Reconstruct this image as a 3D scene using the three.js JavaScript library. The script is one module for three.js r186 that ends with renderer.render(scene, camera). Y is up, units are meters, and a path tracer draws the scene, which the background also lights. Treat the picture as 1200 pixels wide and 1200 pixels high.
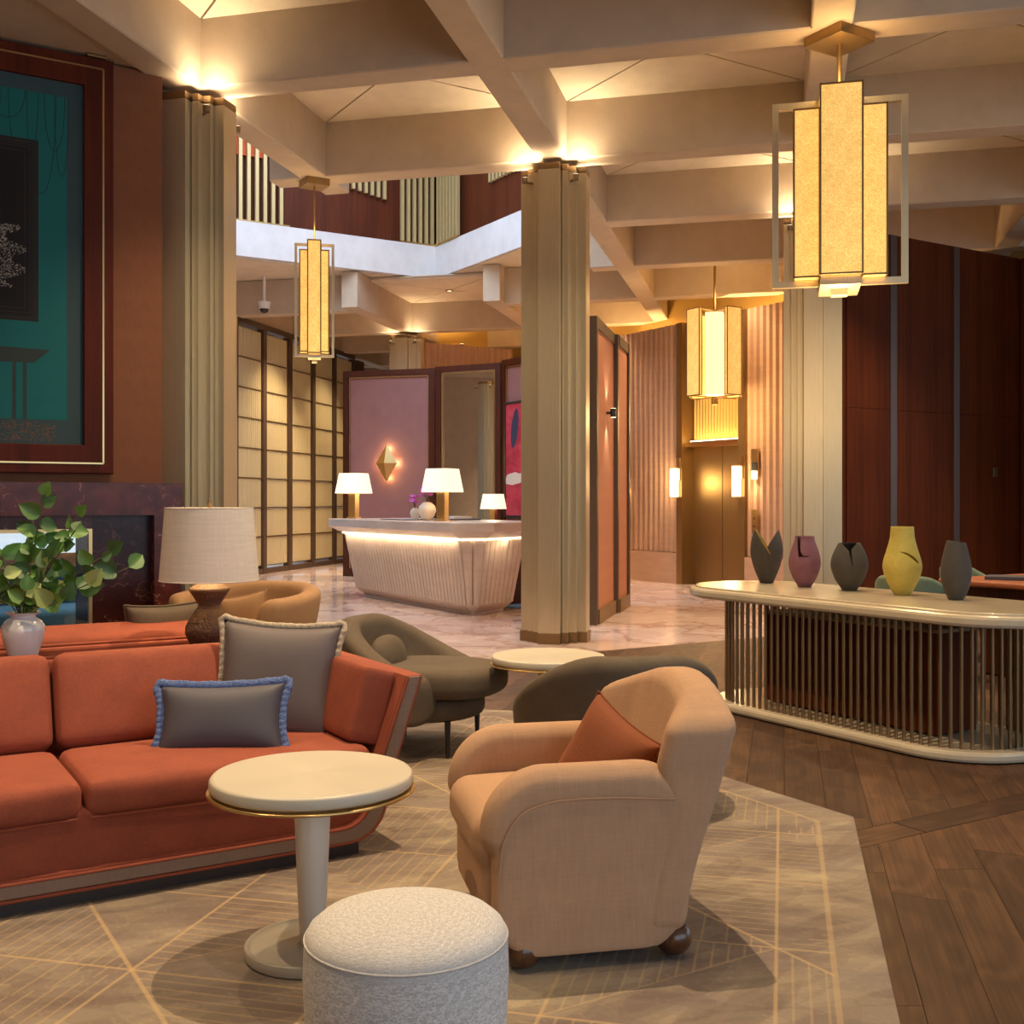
import * as THREE from 'three';
import { mergeGeometries, mergeVertices } from 'three/addons/utils/BufferGeometryUtils.js';
import { RoundedBoxGeometry } from 'three/addons/geometries/RoundedBoxGeometry.js';
import { RectAreaLightUniformsLib } from 'three/addons/lights/RectAreaLightUniformsLib.js';
import { Brush, Evaluator, SUBTRACTION } from 'three-bvh-csg';

// ------------------------------------------------------------------ camera, sky, large lights, exposure
const scene = new THREE.Scene();
const camera = new THREE.PerspectiveCamera(49.55, 1, 0.05, 120);
camera.position.set(0, 1.35, 0);
camera.rotation.y = -THREE.MathUtils.degToRad(31.3);
camera.setViewOffset(1200, 1200, 0, 12, 1200, 1200);       // level camera, lens shifted a little
scene.add(camera);
scene.background = new THREE.Color().setRGB(0.74, 0.89, 1.0);   // plain daylight outside the windows
RectAreaLightUniformsLib.init();
const renderer = new THREE.WebGLRenderer({ antialias: true });
renderer.toneMapping = THREE.LinearToneMapping;
renderer.toneMappingExposure = 1.0;
renderer.shadowMap.enabled = true;
const WARM = new THREE.Color().setRGB(1.0, 0.66, 0.29);
const SOFTWARM = new THREE.Color().setRGB(1.0, 0.755, 0.47);
const DAY = new THREE.Color().setRGB(0.66, 0.80, 1.0);
function areaLight(color, intensity, w, h, pos, look) {
  const l = new THREE.RectAreaLight(color, intensity, w, h);
  l.position.set(...pos); l.lookAt(...look); scene.add(l); return l;
}
// daylight entering by the windows of the right and the rear facade, and by the skylight of the atrium
areaLight(DAY, .7, 10.5, 3.6, [15.6, 2.5, -1.0], [0, 2.0, -1.6]);
areaLight(DAY, 1.4, 11.0, 3.6, [3.5, 2.5, 4.6], [3.5, 2.0, -5]);
areaLight(DAY, 7.0, 6.0, 5.0, [5.0, 8.45, -13.6], [5.0, 0, -13.6]);

// ------------------------------------------------------------------ helpers
let seedState = 7;
function rnd() { seedState = (seedState + 0x6d2b79f5) | 0; let t = Math.imul(seedState ^ (seedState >>> 15), 1 | seedState); t = (t + Math.imul(t ^ (t >>> 7), 61 | t)) ^ t; return ((t ^ (t >>> 14)) >>> 0) / 4294967296; }
const R = (a, b) => a + (b - a) * rnd();
const lerp = (a, b, t) => a + (b - a) * t, clamp = (v, a, b) => Math.min(b, Math.max(a, v));
const smooth = (a, b, v) => { const t = clamp((v - a) / (b - a), 0, 1); return t * t * (3 - 2 * t); };
const used = new Map();
function numbered(n) { const k = used.get(n) ?? 0; used.set(n, k + 1); return k ? `${n}_${String(k).padStart(3, '0')}` : n; }
function tag(o, label, category, group) { o.userData.label = label; o.userData.category = category; if (group) o.userData.group = group; return o; }
function thing(name, label, category, [x, y, z] = [0, 0, 0], turn = 0, group) {
  const o = new THREE.Group(); o.name = numbered(name); scene.add(o);
  o.position.set(x, y, z); o.rotation.y = turn; return tag(o, label, category, group);
}
function uvM(geo) {                                          // texture coordinates in metres, each face along its main axis
  const g = geo.index ? geo.toNonIndexed() : geo, p = g.attributes.position, uv = new Float32Array(p.count * 2);
  const a = new THREE.Vector3(), b = new THREE.Vector3(), c = new THREE.Vector3(), n = new THREE.Vector3();
  for (let i = 0; i < p.count; i += 3) {
    a.fromBufferAttribute(p, i); b.fromBufferAttribute(p, i + 1); c.fromBufferAttribute(p, i + 2);
    n.subVectors(b, a).cross(c.clone().sub(a));
    const nx = Math.abs(n.x), ny = Math.abs(n.y), nz = Math.abs(n.z);
    [a, b, c].forEach((v, k) => {
      const j = (i + k) * 2;
      if (ny > nx && ny > nz) { uv[j] = v.x; uv[j + 1] = v.z; } else if (nx > nz) { uv[j] = v.z; uv[j + 1] = v.y; } else { uv[j] = v.x; uv[j + 1] = v.y; }
    });
  }
  g.setAttribute('uv', new THREE.BufferAttribute(uv, 2)); return g;
}
function mesh(name, geo, m, parent, label) {
  const o = new THREE.Mesh(geo, m); o.castShadow = o.receiveShadow = true;
  o.name = parent === scene ? numbered(name) : name; parent.add(o);
  if (label) o.userData.label = label;
  return o;
}
const merge = (list) => { const l = list.map((g) => { const q = g.index ? g.toNonIndexed() : g; for (const k of Object.keys(q.attributes)) if (!['position', 'normal', 'uv'].includes(k)) q.deleteAttribute(k); return q; }); return l.length > 1 ? mergeGeometries(l) : l[0]; };
const box = (w, h, d, x = 0, y = 0, z = 0) => uvM(new THREE.BoxGeometry(w, h, d)).translate(x, y, z);
const boxAt = (x0, x1, y0, y1, z0, z1) => uvM(new THREE.BoxGeometry(x1 - x0, y1 - y0, z1 - z0).translate((x0 + x1) / 2, (y0 + y1) / 2, (z0 + z1) / 2));
const rbox = (w, h, d, r, x = 0, y = 0, z = 0) => uvM(new RoundedBoxGeometry(w, h, d, 2, r).translate(x, y, z));
const cyl = (r0, r1, h, x = 0, y = 0, z = 0, n = 24) => new THREE.CylinderGeometry(r0, r1, h, n).translate(x, y, z);
const lathe = (pts, n = 48) => new THREE.LatheGeometry(pts.map(([r, y]) => new THREE.Vector2(r, y)), n);
function tube(pts, r, n = 40, rs = 8, closed = false) { return new THREE.TubeGeometry(new THREE.CatmullRomCurve3(pts.map((p) => new THREE.Vector3(...p)), closed), n, r, rs, closed); }
function extrude(pts, depth, bevel = 0, holes = []) {
  const s = new THREE.Shape(pts.map(([x, y]) => new THREE.Vector2(x, y)));
  for (const h of holes) s.holes.push(new THREE.Path(h.map(([x, y]) => new THREE.Vector2(x, y))));
  return uvM(new THREE.ExtrudeGeometry(s, { depth, bevelEnabled: bevel > 0, bevelSize: bevel, bevelThickness: bevel, bevelSegments: 2, curveSegments: 24 }));
}
const upright = (g) => uvM(g.rotateX(-Math.PI / 2));              // an extrusion of a plan: (x, y) becomes (x, -z), depth becomes height
function stadium(hx, hz, n = 20) {                           // plan outline, rounded ends along z
  const pts = [], L = hz - hx;
  for (let i = 0; i <= n; i++) { const a = Math.PI * i / n; pts.push([hx * Math.cos(a), L + hx * Math.sin(a)]); }
  for (let i = 0; i <= n; i++) { const a = Math.PI + Math.PI * i / n; pts.push([hx * Math.cos(a), -L + hx * Math.sin(a)]); }
  return pts;
}
function puffBox(w, h, d, r, puff = [0, 0, 0], n = 16) {     // upholstered block with rounded edges and a slight crown
  const g0 = new THREE.BoxGeometry(2, 2, 2, n, n, n); g0.deleteAttribute('uv'); g0.deleteAttribute('normal');
  const g = mergeVertices(g0, 1e-4), p = g.attributes.position, half = [w / 2, h / 2, d / 2];
  for (let i = 0; i < p.count; i++) {
    const t = [p.getX(i), p.getY(i), p.getZ(i)];
    const v = t.map((q, k) => Math.sign(q) * half[k] * (1 - Math.pow(1 - Math.abs(q), 1.7)));
    const c = v.map((q, k) => clamp(q, -(half[k] - r), half[k] - r)), o = v.map((q, k) => q - c[k]), len = Math.hypot(...o);
    if (len > 1e-9) for (let k = 0; k < 3; k++) v[k] = c[k] + o[k] / len * Math.min(r, len * 1.42);
    const f = v.map((q, k) => 1 - Math.pow(q / half[k], 2));
    v[0] += puff[0] * Math.sign(t[0]) * f[1] * f[2] * (Math.abs(t[0]) > .98 ? 1 : Math.abs(v[0]) / half[0]);
    v[1] += puff[1] * Math.sign(t[1]) * f[0] * f[2] * (Math.abs(v[1]) / half[1]);
    v[2] += puff[2] * Math.sign(t[2]) * f[0] * f[1] * (Math.abs(v[2]) / half[2]);
    p.setXYZ(i, ...v);
  }
  g.computeVertexNormals(); return uvM(g);
}
function pillowGeo(w, h, t, n = 24, sd = 1) {
  const pos = [], idx = [];
  for (const s of [1, -1]) {
    const base = pos.length / 3;
    for (let j = 0; j <= n; j++) for (let i = 0; i <= n; i++) {
      const u = i / n * 2 - 1, v = j / n * 2 - 1, e = Math.pow(Math.max(0, (1 - u ** 4) * (1 - v ** 4)), .5);
      const wr = .0025 * Math.sin(3.1 * u + sd) * Math.cos(2.3 * v - sd * 2) * e;
      pos.push(w / 2 * u * (1 - .10 * (1 - v * v)), h / 2 * v * (1 - .10 * (1 - u * u)), s * (t / 2 * e * (1 - .25 * (u * u + v * v) / 2) + wr));
    }
    for (let j = 0; j < n; j++) for (let i = 0; i < n; i++) {
      const a = base + j * (n + 1) + i, b = a + 1, c = a + n + 1, d = c + 1;
      s > 0 ? idx.push(a, b, d, a, d, c) : idx.push(a, d, b, a, c, d);
    }
  }
  let g = new THREE.BufferGeometry(); g.setAttribute('position', new THREE.Float32BufferAttribute(pos, 3)); g.setIndex(idx);
  g = mergeVertices(g, 1e-5); g.computeVertexNormals(); return uvM(g);
}
function pillowEdge(w, h) { const pts = [], n = 14; const at = (u, v) => [w / 2 * u * (1 - .10 * (1 - v * v)), h / 2 * v * (1 - .10 * (1 - u * u)), 0];
  for (let i = 0; i < n; i++) pts.push(at(-1 + 2 * i / n, -1)); for (let i = 0; i < n; i++) pts.push(at(1, -1 + 2 * i / n));
  for (let i = 0; i < n; i++) pts.push(at(1 - 2 * i / n, 1)); for (let i = 0; i < n; i++) pts.push(at(-1, 1 - 2 * i / n)); return pts; }
function fringe(w, h, wide, thick, sd) {                     // a ruffled trim round the edge of a cushion
  const base = pillowEdge(w, h), m = 240, curve = new THREE.CatmullRomCurve3(base.map((p) => new THREE.Vector3(...p)), true), pos = [], idx = [], k = 8;
  for (let i = 0; i < m; i++) {
    const c = curve.getPointAt(i / m), t = curve.getTangentAt(i / m), out = new THREE.Vector3(t.y, -t.x, 0);
    const wv = wide * (.95 + .05 * Math.sin(i * .37 + sd) + .03 * Math.sin(i * 1.3)), zz = .12 * thick * Math.sin(i * 1.7 + sd);
    for (let q = 0; q < k; q++) { const a = q / k * Math.PI * 2; pos.push(c.x + out.x * (wv / 2 * Math.cos(a) + wv * .35), c.y + out.y * (wv / 2 * Math.cos(a) + wv * .35), zz + thick / 2 * Math.sin(a)); }
  }
  for (let i = 0; i < m; i++) for (let q = 0; q < k; q++) { const a = i * k + q, b = i * k + (q + 1) % k, c = ((i + 1) % m) * k + q, d = ((i + 1) % m) * k + (q + 1) % k; idx.push(a, c, b, b, c, d); }
  const g = new THREE.BufferGeometry(); g.setAttribute('position', new THREE.Float32BufferAttribute(pos, 3)); g.setIndex(idx); g.computeVertexNormals(); return uvM(g);
}
// surface of a distance field (surface nets)
function sdfGeo(f, lo, hi, h) {
  const n = lo.map((v, k) => Math.ceil((hi[k] - v) / h) + 1), [nx, ny, nz] = n, F = new Float32Array(nx * ny * nz), id = (i, j, k) => i + nx * (j + ny * k);
  for (let k = 0; k < nz; k++) for (let j = 0; j < ny; j++) for (let i = 0; i < nx; i++) F[id(i, j, k)] = f(lo[0] + i * h, lo[1] + j * h, lo[2] + k * h);
  const V = new Int32Array(nx * ny * nz).fill(-1), pos = [], idx = [];
  for (let k = 0; k < nz - 1; k++) for (let j = 0; j < ny - 1; j++) for (let i = 0; i < nx - 1; i++) {
    let cnt = 0, sx = 0, sy = 0, sz = 0;
    const e = (a, b, c, a2, b2, c2) => { const p = F[id(i + a, j + b, k + c)], q = F[id(i + a2, j + b2, k + c2)]; if ((p < 0) !== (q < 0)) { const t = p / (p - q); sx += a + (a2 - a) * t; sy += b + (b2 - b) * t; sz += c + (c2 - c) * t; cnt++; } };
    for (const a of [0, 1]) for (const b of [0, 1]) { e(0, a, b, 1, a, b); e(a, 0, b, a, 1, b); e(a, b, 0, a, b, 1); }
    if (cnt) { V[id(i, j, k)] = pos.length / 3; pos.push(lo[0] + (i + sx / cnt) * h, lo[1] + (j + sy / cnt) * h, lo[2] + (k + sz / cnt) * h); }
  }
  const quad = (a, b, c, d, flip) => { if (a < 0 || b < 0 || c < 0 || d < 0) return; flip ? idx.push(a, c, b, a, d, c) : idx.push(a, b, c, a, c, d); };
  for (let k = 1; k < nz - 1; k++) for (let j = 1; j < ny - 1; j++) for (let i = 1; i < nx - 1; i++) {
    const s = F[id(i, j, k)] < 0;
    if (s !== (F[id(i + 1, j, k)] < 0)) quad(V[id(i, j - 1, k - 1)], V[id(i, j, k - 1)], V[id(i, j, k)], V[id(i, j - 1, k)], !s);
    if (s !== (F[id(i, j + 1, k)] < 0)) quad(V[id(i - 1, j, k - 1)], V[id(i - 1, j, k)], V[id(i, j, k)], V[id(i, j, k - 1)], !s);
    if (s !== (F[id(i, j, k + 1)] < 0)) quad(V[id(i - 1, j - 1, k)], V[id(i, j - 1, k)], V[id(i, j, k)], V[id(i - 1, j, k)], !s);
  }
  const nor = [], q = h * .5;
  for (let i = 0; i < pos.length; i += 3) {
    const [x, y, z] = [pos[i], pos[i + 1], pos[i + 2]];
    const v = new THREE.Vector3(f(x + q, y, z) - f(x - q, y, z), f(x, y + q, z) - f(x, y - q, z), f(x, y, z + q) - f(x, y, z - q)).normalize(); nor.push(v.x, v.y, v.z);
  }
  const g = new THREE.BufferGeometry(); g.setAttribute('position', new THREE.Float32BufferAttribute(pos, 3)); g.setAttribute('normal', new THREE.Float32BufferAttribute(nor, 3)); g.setIndex(idx);
  return uvM(g);
}
const smin = (a, b, k) => { const h = clamp(.5 + .5 * (b - a) / k, 0, 1); return lerp(b, a, h) - k * h * (1 - h); }, smax = (a, b, k) => -smin(-a, -b, k);
const sdBox = (x, y, z, hx, hy, hz, r) => { const a = Math.abs(x) - hx + r, b = Math.abs(y) - hy + r, c = Math.abs(z) - hz + r; return Math.hypot(Math.max(a, 0), Math.max(b, 0), Math.max(c, 0)) + Math.min(Math.max(a, b, c), 0) - r; };
const sdRect = (x, y, hx, hy, r) => { const a = Math.abs(x) - hx + r, b = Math.abs(y) - hy + r; return Math.hypot(Math.max(a, 0), Math.max(b, 0)) + Math.min(Math.max(a, b), 0) - r; };

// ------------------------------------------------------------------ procedural textures
function tileNoise(size, cells, sd) {                        // one octave of tiling value noise
  const g = [], old = seedState; seedState = sd; for (let i = 0; i < cells[0] * cells[1]; i++) g.push(rnd()); seedState = old;
  return (x, y) => {
    const fx = x / size * cells[0], fy = y / size * cells[1], i = Math.floor(fx), j = Math.floor(fy), u = fx - i, v = fy - j, su = u * u * (3 - 2 * u), sv = v * v * (3 - 2 * v);
    const q = (a, b) => g[((a % cells[0]) + cells[0]) % cells[0] + cells[0] * (((b % cells[1]) + cells[1]) % cells[1])];
    return lerp(lerp(q(i, j), q(i + 1, j), su), lerp(q(i, j + 1), q(i + 1, j + 1), su), sv);
  };
}
function fbm(size, cx, cy, oct, sd) { const ns = []; for (let o = 0; o < oct; o++) ns.push(tileNoise(size, [cx << o, cy << o], sd + o * 17)); return (x, y) => { let s = 0, a = .5, t = 0; for (const n of ns) { s += a * n(x, y); t += a; a *= .55; } return s / t; }; }
function dataTex(size, metres, fn, srgb = true) {
  const d = new Uint8Array(size * size * 4);
  for (let y = 0; y < size; y++) for (let x = 0; x < size; x++) { const c = fn(x, y), i = (y * size + x) * 4; for (let k = 0; k < 3; k++) d[i + k] = clamp(Math.round(255 * (Array.isArray(c) ? c[k] : c)), 0, 255); d[i + 3] = 255; }
  const t = new THREE.DataTexture(d, size, size); t.wrapS = t.wrapT = THREE.RepeatWrapping; t.magFilter = THREE.LinearFilter; t.minFilter = THREE.LinearFilter;
  t.repeat.set(1 / metres, 1 / metres); if (srgb) t.colorSpace = THREE.SRGBColorSpace; t.needsUpdate = true; return t;
}
function canvasTex(w, h, draw, mw, mh) {
  const c = document.createElement('canvas'); c.width = w; c.height = h; draw(c.getContext('2d'), w, h);
  const t = new THREE.CanvasTexture(c); t.colorSpace = THREE.SRGBColorSpace; t.wrapS = t.wrapT = THREE.RepeatWrapping; if (mw) t.repeat.set(1 / mw, 1 / mh); return t;
}
const mix3 = (a, b, t) => a.map((v, k) => lerp(v, b[k], t));
const T = {};
{ const a = fbm(256, 6, 6, 4, 11); T.grain = dataTex(256, 1.2, (x, y) => .9 + .1 * a(x, y)); T.grainBump = dataTex(256, .5, (x, y) => a(x, y), false); }
{ const a = fbm(256, 48, 48, 2, 5), b = fbm(256, 5, 5, 3, 9); T.velvet = dataTex(256, .45, (x, y) => .80 + .12 * b(x, y) + .08 * a(x, y)); T.velvetBump = dataTex(256, .12, (x, y) => a(x, y), false); }
{ const a = fbm(256, 96, 6, 2, 21), b = fbm(256, 8, 96, 2, 23), c = fbm(256, 4, 4, 3, 29); T.weave = dataTex(256, .3, (x, y) => .84 + .06 * a(x, y) + .035 * b(x, y) + .065 * c(x, y)); T.weaveBump = dataTex(256, .3, (x, y) => .5 * a(x, y) + .5 * b(x, y), false); }
{ const a = fbm(256, 64, 64, 2, 31), b = fbm(256, 24, 24, 2, 37); T.boucle = dataTex(256, .14, (x, y) => .80 + .20 * smooth(.3, .7, .6 * a(x, y) + .4 * b(x, y))); T.boucleBump = dataTex(256, .14, (x, y) => .6 * a(x, y) + .4 * b(x, y), false); }
{ const a = fbm(256, 4, 64, 2, 41), b = fbm(256, 50, 4, 2, 43); T.linen = dataTex(256, .24, (x, y) => .90 + .065 * a(x, y) + .035 * b(x, y)); }
{ const a = fbm(512, 40, 2, 3, 51), b = fbm(512, 6, 1, 3, 53), c = fbm(512, 128, 3, 2, 57); T.walnut = dataTex(512, 1.3, (x, y) => mix3([.26, .105, .048], [.45, .215, .105], .55 * a(x, y) + .3 * b(x, y) + .15 * c(x, y))); }
{ const a = fbm(512, 24, 2, 4, 61), b = fbm(512, 5, 2, 3, 63), c = fbm(512, 160, 4, 2, 67);
  T.oak = dataTex(512, 1.1, (x, y) => { const r = .5 + .5 * Math.sin(26 * b(x, y) + 5 * a(x, y)); return mix3([.20, .125, .082], [.46, .325, .225], .35 * a(x, y) + .24 * r + .41 * c(x, y)); }); }
{ const a = fbm(1024, 5, 5, 5, 71), b = fbm(1024, 4, 4, 5, 73), c = fbm(1024, 24, 24, 3, 79);
  T.pinkMarble = dataTex(1024, 4, (x, y) => { const v = 1 - smooth(0, .055, Math.abs(a(x, y) - .5)), w = 1 - smooth(0, .03, Math.abs(b(x, y) - .47)); let k = mix3([.73, .62, .58], [.89, .82, .79], b(x, y) * .7 + c(x, y) * .4); k = mix3(k, [.55, .39, .34], .38 * v); return mix3(k, [.92, .87, .84], .5 * w); }); }
{ const a = fbm(512, 4, 4, 5, 81), b = fbm(512, 5, 5, 5, 83), c = fbm(512, 14, 14, 3, 87);
  T.redMarble = dataTex(512, 1.1, (x, y) => { const v = 1 - smooth(0, .016, Math.abs(a(x, y) - .5)), w = (1 - smooth(0, .010, Math.abs(b(x, y) - .52))) * smooth(.45, .6, c(x, y)); let k = mix3([.27, .105, .075], [.46, .22, .165], c(x, y)); k = mix3(k, [.72, .58, .52], .8 * v * smooth(.3, .55, c(x, y))); return mix3(k, [.80, .70, .66], .6 * w); }); }
{ const a = fbm(256, 3, 40, 3, 91), b = fbm(256, 4, 6, 3, 93); T.travertine = dataTex(256, 1.2, (x, y) => mix3([.69, .57, .49], [.79, .67, .58], .4 * a(x, y) + .6 * b(x, y))); }
{ const a = fbm(256, 5, 24, 3, 191), b = fbm(256, 4, 4, 4, 193); T.paleStone = dataTex(256, 1.0, (x, y) => mix3([.76, .69, .64], [.90, .85, .81], .4 * a(x, y) + .6 * b(x, y))); }
{ const a = fbm(256, 70, 70, 2, 95), b = fbm(256, 6, 6, 3, 97); T.paper = dataTex(256, .28, (x, y) => mix3([.82, .70, .47], [1, .92, .70], .55 * smooth(.25, .75, a(x, y)) + .45 * b(x, y))); }
{ const a = fbm(256, 120, 2, 2, 101); T.brushed = dataTex(256, .5, (x, y) => .92 + .08 * a(x, y)); T.brushedR = dataTex(256, .5, (x, y) => .6 + .4 * a(x, y), false); }
{ const a = fbm(256, 10, 10, 4, 103); T.stoneware = dataTex(256, .2, (x, y) => .9 + .1 * a(x, y)); T.stonewareBump = dataTex(256, .16, (x, y) => a(x, y), false); }

const lin = (r, g, b) => new THREE.Color().setRGB(r, g, b);
const std = (name, color, o = {}) => { const m = new THREE.MeshPhysicalMaterial({ name, color, roughness: .8, ...o }); return m; };
const M = {};
M.plaster = std('beige plaster', lin(.60, .485, .36), { roughness: .9, map: T.grain, bumpMap: T.grainBump, bumpScale: .0008 });
M.panel = std('cream ceiling board', lin(.80, .69, .53), { roughness: .9, map: T.grain });
M.whitePlaster = std('white plaster', lin(.74, .72, .72), { roughness: .9, map: T.grain });
M.champagne = std('champagne metal', lin(.74, .64, .44), { roughness: .38, metalness: .72, map: T.brushed, roughnessMap: null });
M.brass = std('satin brass', lin(.68, .47, .20), { roughness: .28, metalness: 1 });
M.slat = std('pale brass slat', lin(.55, .42, .20), { roughness: .5, metalness: .4 });
M.darkBrass = std('aged brass', lin(.36, .235, .10), { roughness: .4, metalness: .9, map: T.brushed });
M.strip = std('dark bronze strip', lin(.13, .085, .070), { roughness: .5, metalness: .6 });
M.bronze = std('bronze', lin(.30, .20, .10), { roughness: .38, metalness: .85 });
M.walnut = std('dark walnut', lin(1, 1, .72), { roughness: .62, map: T.walnut, specularIntensity: .18 });
M.frameWood = std('reddish frame wood', lin(1, .74, .52), { roughness: .5, specularIntensity: .35, map: T.walnut });
M.brownWood = std('brown stained wood', lin(.86, .86, .74), { roughness: .55, specularIntensity: .4, map: T.walnut });
M.darkFrame = std('dark brown frame', lin(.085, .050, .030), { roughness: .5 });
M.rust = std('rust velvet', lin(.345, .075, .034), { roughness: .85, map: T.velvet, bumpMap: T.velvetBump, bumpScale: .0006, sheen: .5, sheenRoughness: .4, sheenColor: lin(.75, .26, .11) });
M.taupeBand = std('taupe twill band', lin(.30, .20, .145), { roughness: .9, map: T.weave, bumpMap: T.weaveBump, bumpScale: .0005 });
M.plinth = std('dark plinth', lin(.05, .038, .034), { roughness: .6 });
M.tan = std('tan chenille', lin(.56, .33, .19), { roughness: .9, map: T.weave, bumpMap: T.weaveBump, bumpScale: .0006, sheen: .5, sheenRoughness: .4, sheenColor: lin(.75, .50, .32) });
M.camel = std('camel cloth', lin(.48, .26, .115), { roughness: .9, map: T.weave, bumpMap: T.weaveBump, bumpScale: .0005, sheen: .35, sheenColor: lin(.6, .4, .25) });
M.olive = std('olive mohair', lin(.128, .090, .056), { roughness: .85, map: T.velvet, bumpMap: T.velvetBump, bumpScale: .0007, sheen: .6, sheenRoughness: .35, sheenColor: lin(.36, .30, .20) });
M.pillowRust = std('rust chenille', lin(.28, .080, .028), { roughness: .95, map: T.weave, bumpMap: T.weaveBump, bumpScale: .001, sheen: .25, sheenColor: lin(.6, .25, .12) });
M.greyCloth = std('warm grey sateen', lin(.140, .108, .104), { roughness: .65, map: T.grain, sheen: .2, sheenColor: lin(.3, .28, .28) });
M.slateCloth = std('slate sateen', lin(.078, .070, .086), { roughness: .6, map: T.grain, sheen: .2, sheenColor: lin(.25, .25, .3) });
M.creamFringe = std('ecru fringe', lin(.58, .47, .34), { roughness: 1, map: T.boucle, bumpMap: T.boucleBump, bumpScale: .003 });
M.blueFringe = std('blue fringe', lin(.14, .20, .42), { roughness: 1, map: T.boucle, bumpMap: T.boucleBump, bumpScale: .004 });
M.boucle = std('grey white boucle', lin(.73, .69, .655), { roughness: 1, map: T.boucle, bumpMap: T.boucleBump, bumpScale: .0006, sheen: .3, sheenColor: lin(.5, .5, .5) });
M.ivory = std('ivory lacquer', lin(.60, .53, .41), { roughness: .42, map: T.grain });
M.ivoryWhite = std('ivory enamel', lin(.74, .67, .56), { roughness: .45 });
M.stoneTop = std('cream stone', lin(.62, .52, .37), { roughness: .22, map: T.grain, clearcoat: .3, clearcoatRoughness: .15 });
M.pinkMarble = std('pink marble', lin(.98, .95, .93), { roughness: .12, map: T.pinkMarble });
M.redMarble = std('red brown marble', lin(1, .92, .86), { roughness: .26, specularIntensity: .6, map: T.redMarble });
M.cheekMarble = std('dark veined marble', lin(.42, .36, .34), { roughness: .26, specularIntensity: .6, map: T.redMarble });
M.travertine = std('pinkish travertine', lin(.88, .80, .70), { roughness: .7, map: T.travertine });
M.deskStone = std('white veined stone', lin(.95, .92, .90), { roughness: .25, map: T.paleStone });
M.deskFlute = std('fluted pale stone', lin(1, .97, .92), { roughness: .55, map: T.paleStone });
M.terracotta = std('terracotta fabric', lin(.30, .115, .055), { roughness: .95, map: T.weave });
M.mauve = std('mauve leather', lin(.33, .155, .145), { roughness: .65, map: T.grain, bumpMap: T.grainBump, bumpScale: .0005 });
M.coral = std('coral fabric', lin(.62, .24, .12), { roughness: .85, map: T.weave });
M.screenWood = std('smoked wood', lin(.72, .66, .58), { roughness: .4, map: T.walnut });
M.mirror = std('mirror glass', lin(.92, .90, .86), { roughness: .02, metalness: 1 });
M.glass = std('clear glass', lin(1, 1, 1), { roughness: 0, transmission: 1, thickness: 0, ior: 1.45 });
M.reeded = std('cream reeded glass', lin(.56, .47, .27), { roughness: .35, clearcoat: .6, clearcoatRoughness: .15 });
M.paneBack = std('amber glass backing', lin(.30, .22, .10), { roughness: .4 });
M.gold = std('gold leaf paint', lin(.60, .40, .12), { roughness: .5, metalness: .45 });
M.linenShade = std('linen lampshade', lin(.70, .61, .52), { roughness: 1, map: T.linen });
M.lampClay = std('dark textured clay', lin(.13, .072, .042), { roughness: .45, metalness: .25, map: T.stoneware, bumpMap: T.stonewareBump, bumpScale: .006 });
M.whiteGlass = std('white glazed ceramic', lin(.74, .70, .68), { roughness: .14, clearcoat: .6, clearcoatRoughness: .05 });
M.darkClay = std('charcoal stoneware', lin(.075, .064, .052), { roughness: .8, map: T.stoneware, bumpMap: T.stonewareBump, bumpScale: .001 });
M.mauveClay = std('mauve stoneware', lin(.26, .105, .135), { roughness: .8, map: T.stoneware, bumpMap: T.stonewareBump, bumpScale: .001 });
M.yellowClay = std('yellow stoneware', lin(.62, .49, .10), { roughness: .8, map: T.stoneware, bumpMap: T.stonewareBump, bumpScale: .001 });
M.mint = std('sage velvet', lin(.20, .27, .18), { roughness: .85, map: T.velvet, sheen: .5, sheenColor: lin(.4, .5, .4) });
M.orangeTop = std('orange leather top', lin(.42, .13, .05), { roughness: .45, map: T.grain });
M.feetWood = std('polished ball wood', lin(1, .80, .58), { roughness: .28, map: T.oak, clearcoat: .4 });
M.leaf = [lin(.09, .21, .035), lin(.14, .29, .05), lin(.055, .14, .035), lin(.36, .44, .13)].map((c, i) => std('leaf green ' + 'abcd'[i], c, { roughness: .5, transmission: .3, thickness: 0, side: THREE.DoubleSide }));
M.stem = std('green brown stem', lin(.10, .085, .035), { roughness: .8 });
M.orchid = std('magenta petals', lin(.52, .10, .40), { roughness: .7, side: THREE.DoubleSide });
M.black = std('black plastic', lin(.02, .02, .022), { roughness: .4 });
M.white = std('white enamel', lin(.78, .77, .75), { roughness: .5 });
M.blueCloth = std('teal blue upholstery', lin(.04, .18, .28), { roughness: .9, map: T.weave });
M.orangeWall = std('orange red canvas', lin(.60, .10, .03), { roughness: .8 });
M.paperWhite = std('white paper', lin(.75, .73, .70), { roughness: .8 });
const glow = (name, c, k, map) => new THREE.MeshStandardMaterial({ name, color: lin(.75, .6, .4), roughness: .9, map: map ?? null, emissive: c, emissiveIntensity: k, emissiveMap: map ?? null });
M.pendantGlow = glow('lit parchment shade', lin(1, .76, .40), 1.0, T.paper);
M.pendantCore = glow('lit inner shade', lin(1, .80, .42), 1.15, null);
M.ledGlow = glow('warm led', lin(1, .80, .45), 6, null);
M.shadeGlow = glow('lit white lampshade', lin(1, .86, .66), 1.0, null);
M.tubeGlow = glow('lit glass tube', lin(1, .80, .48), 5, null);
M.uplightGlow = glow('uplight lens', lin(1, .85, .55), 3, null);
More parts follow.
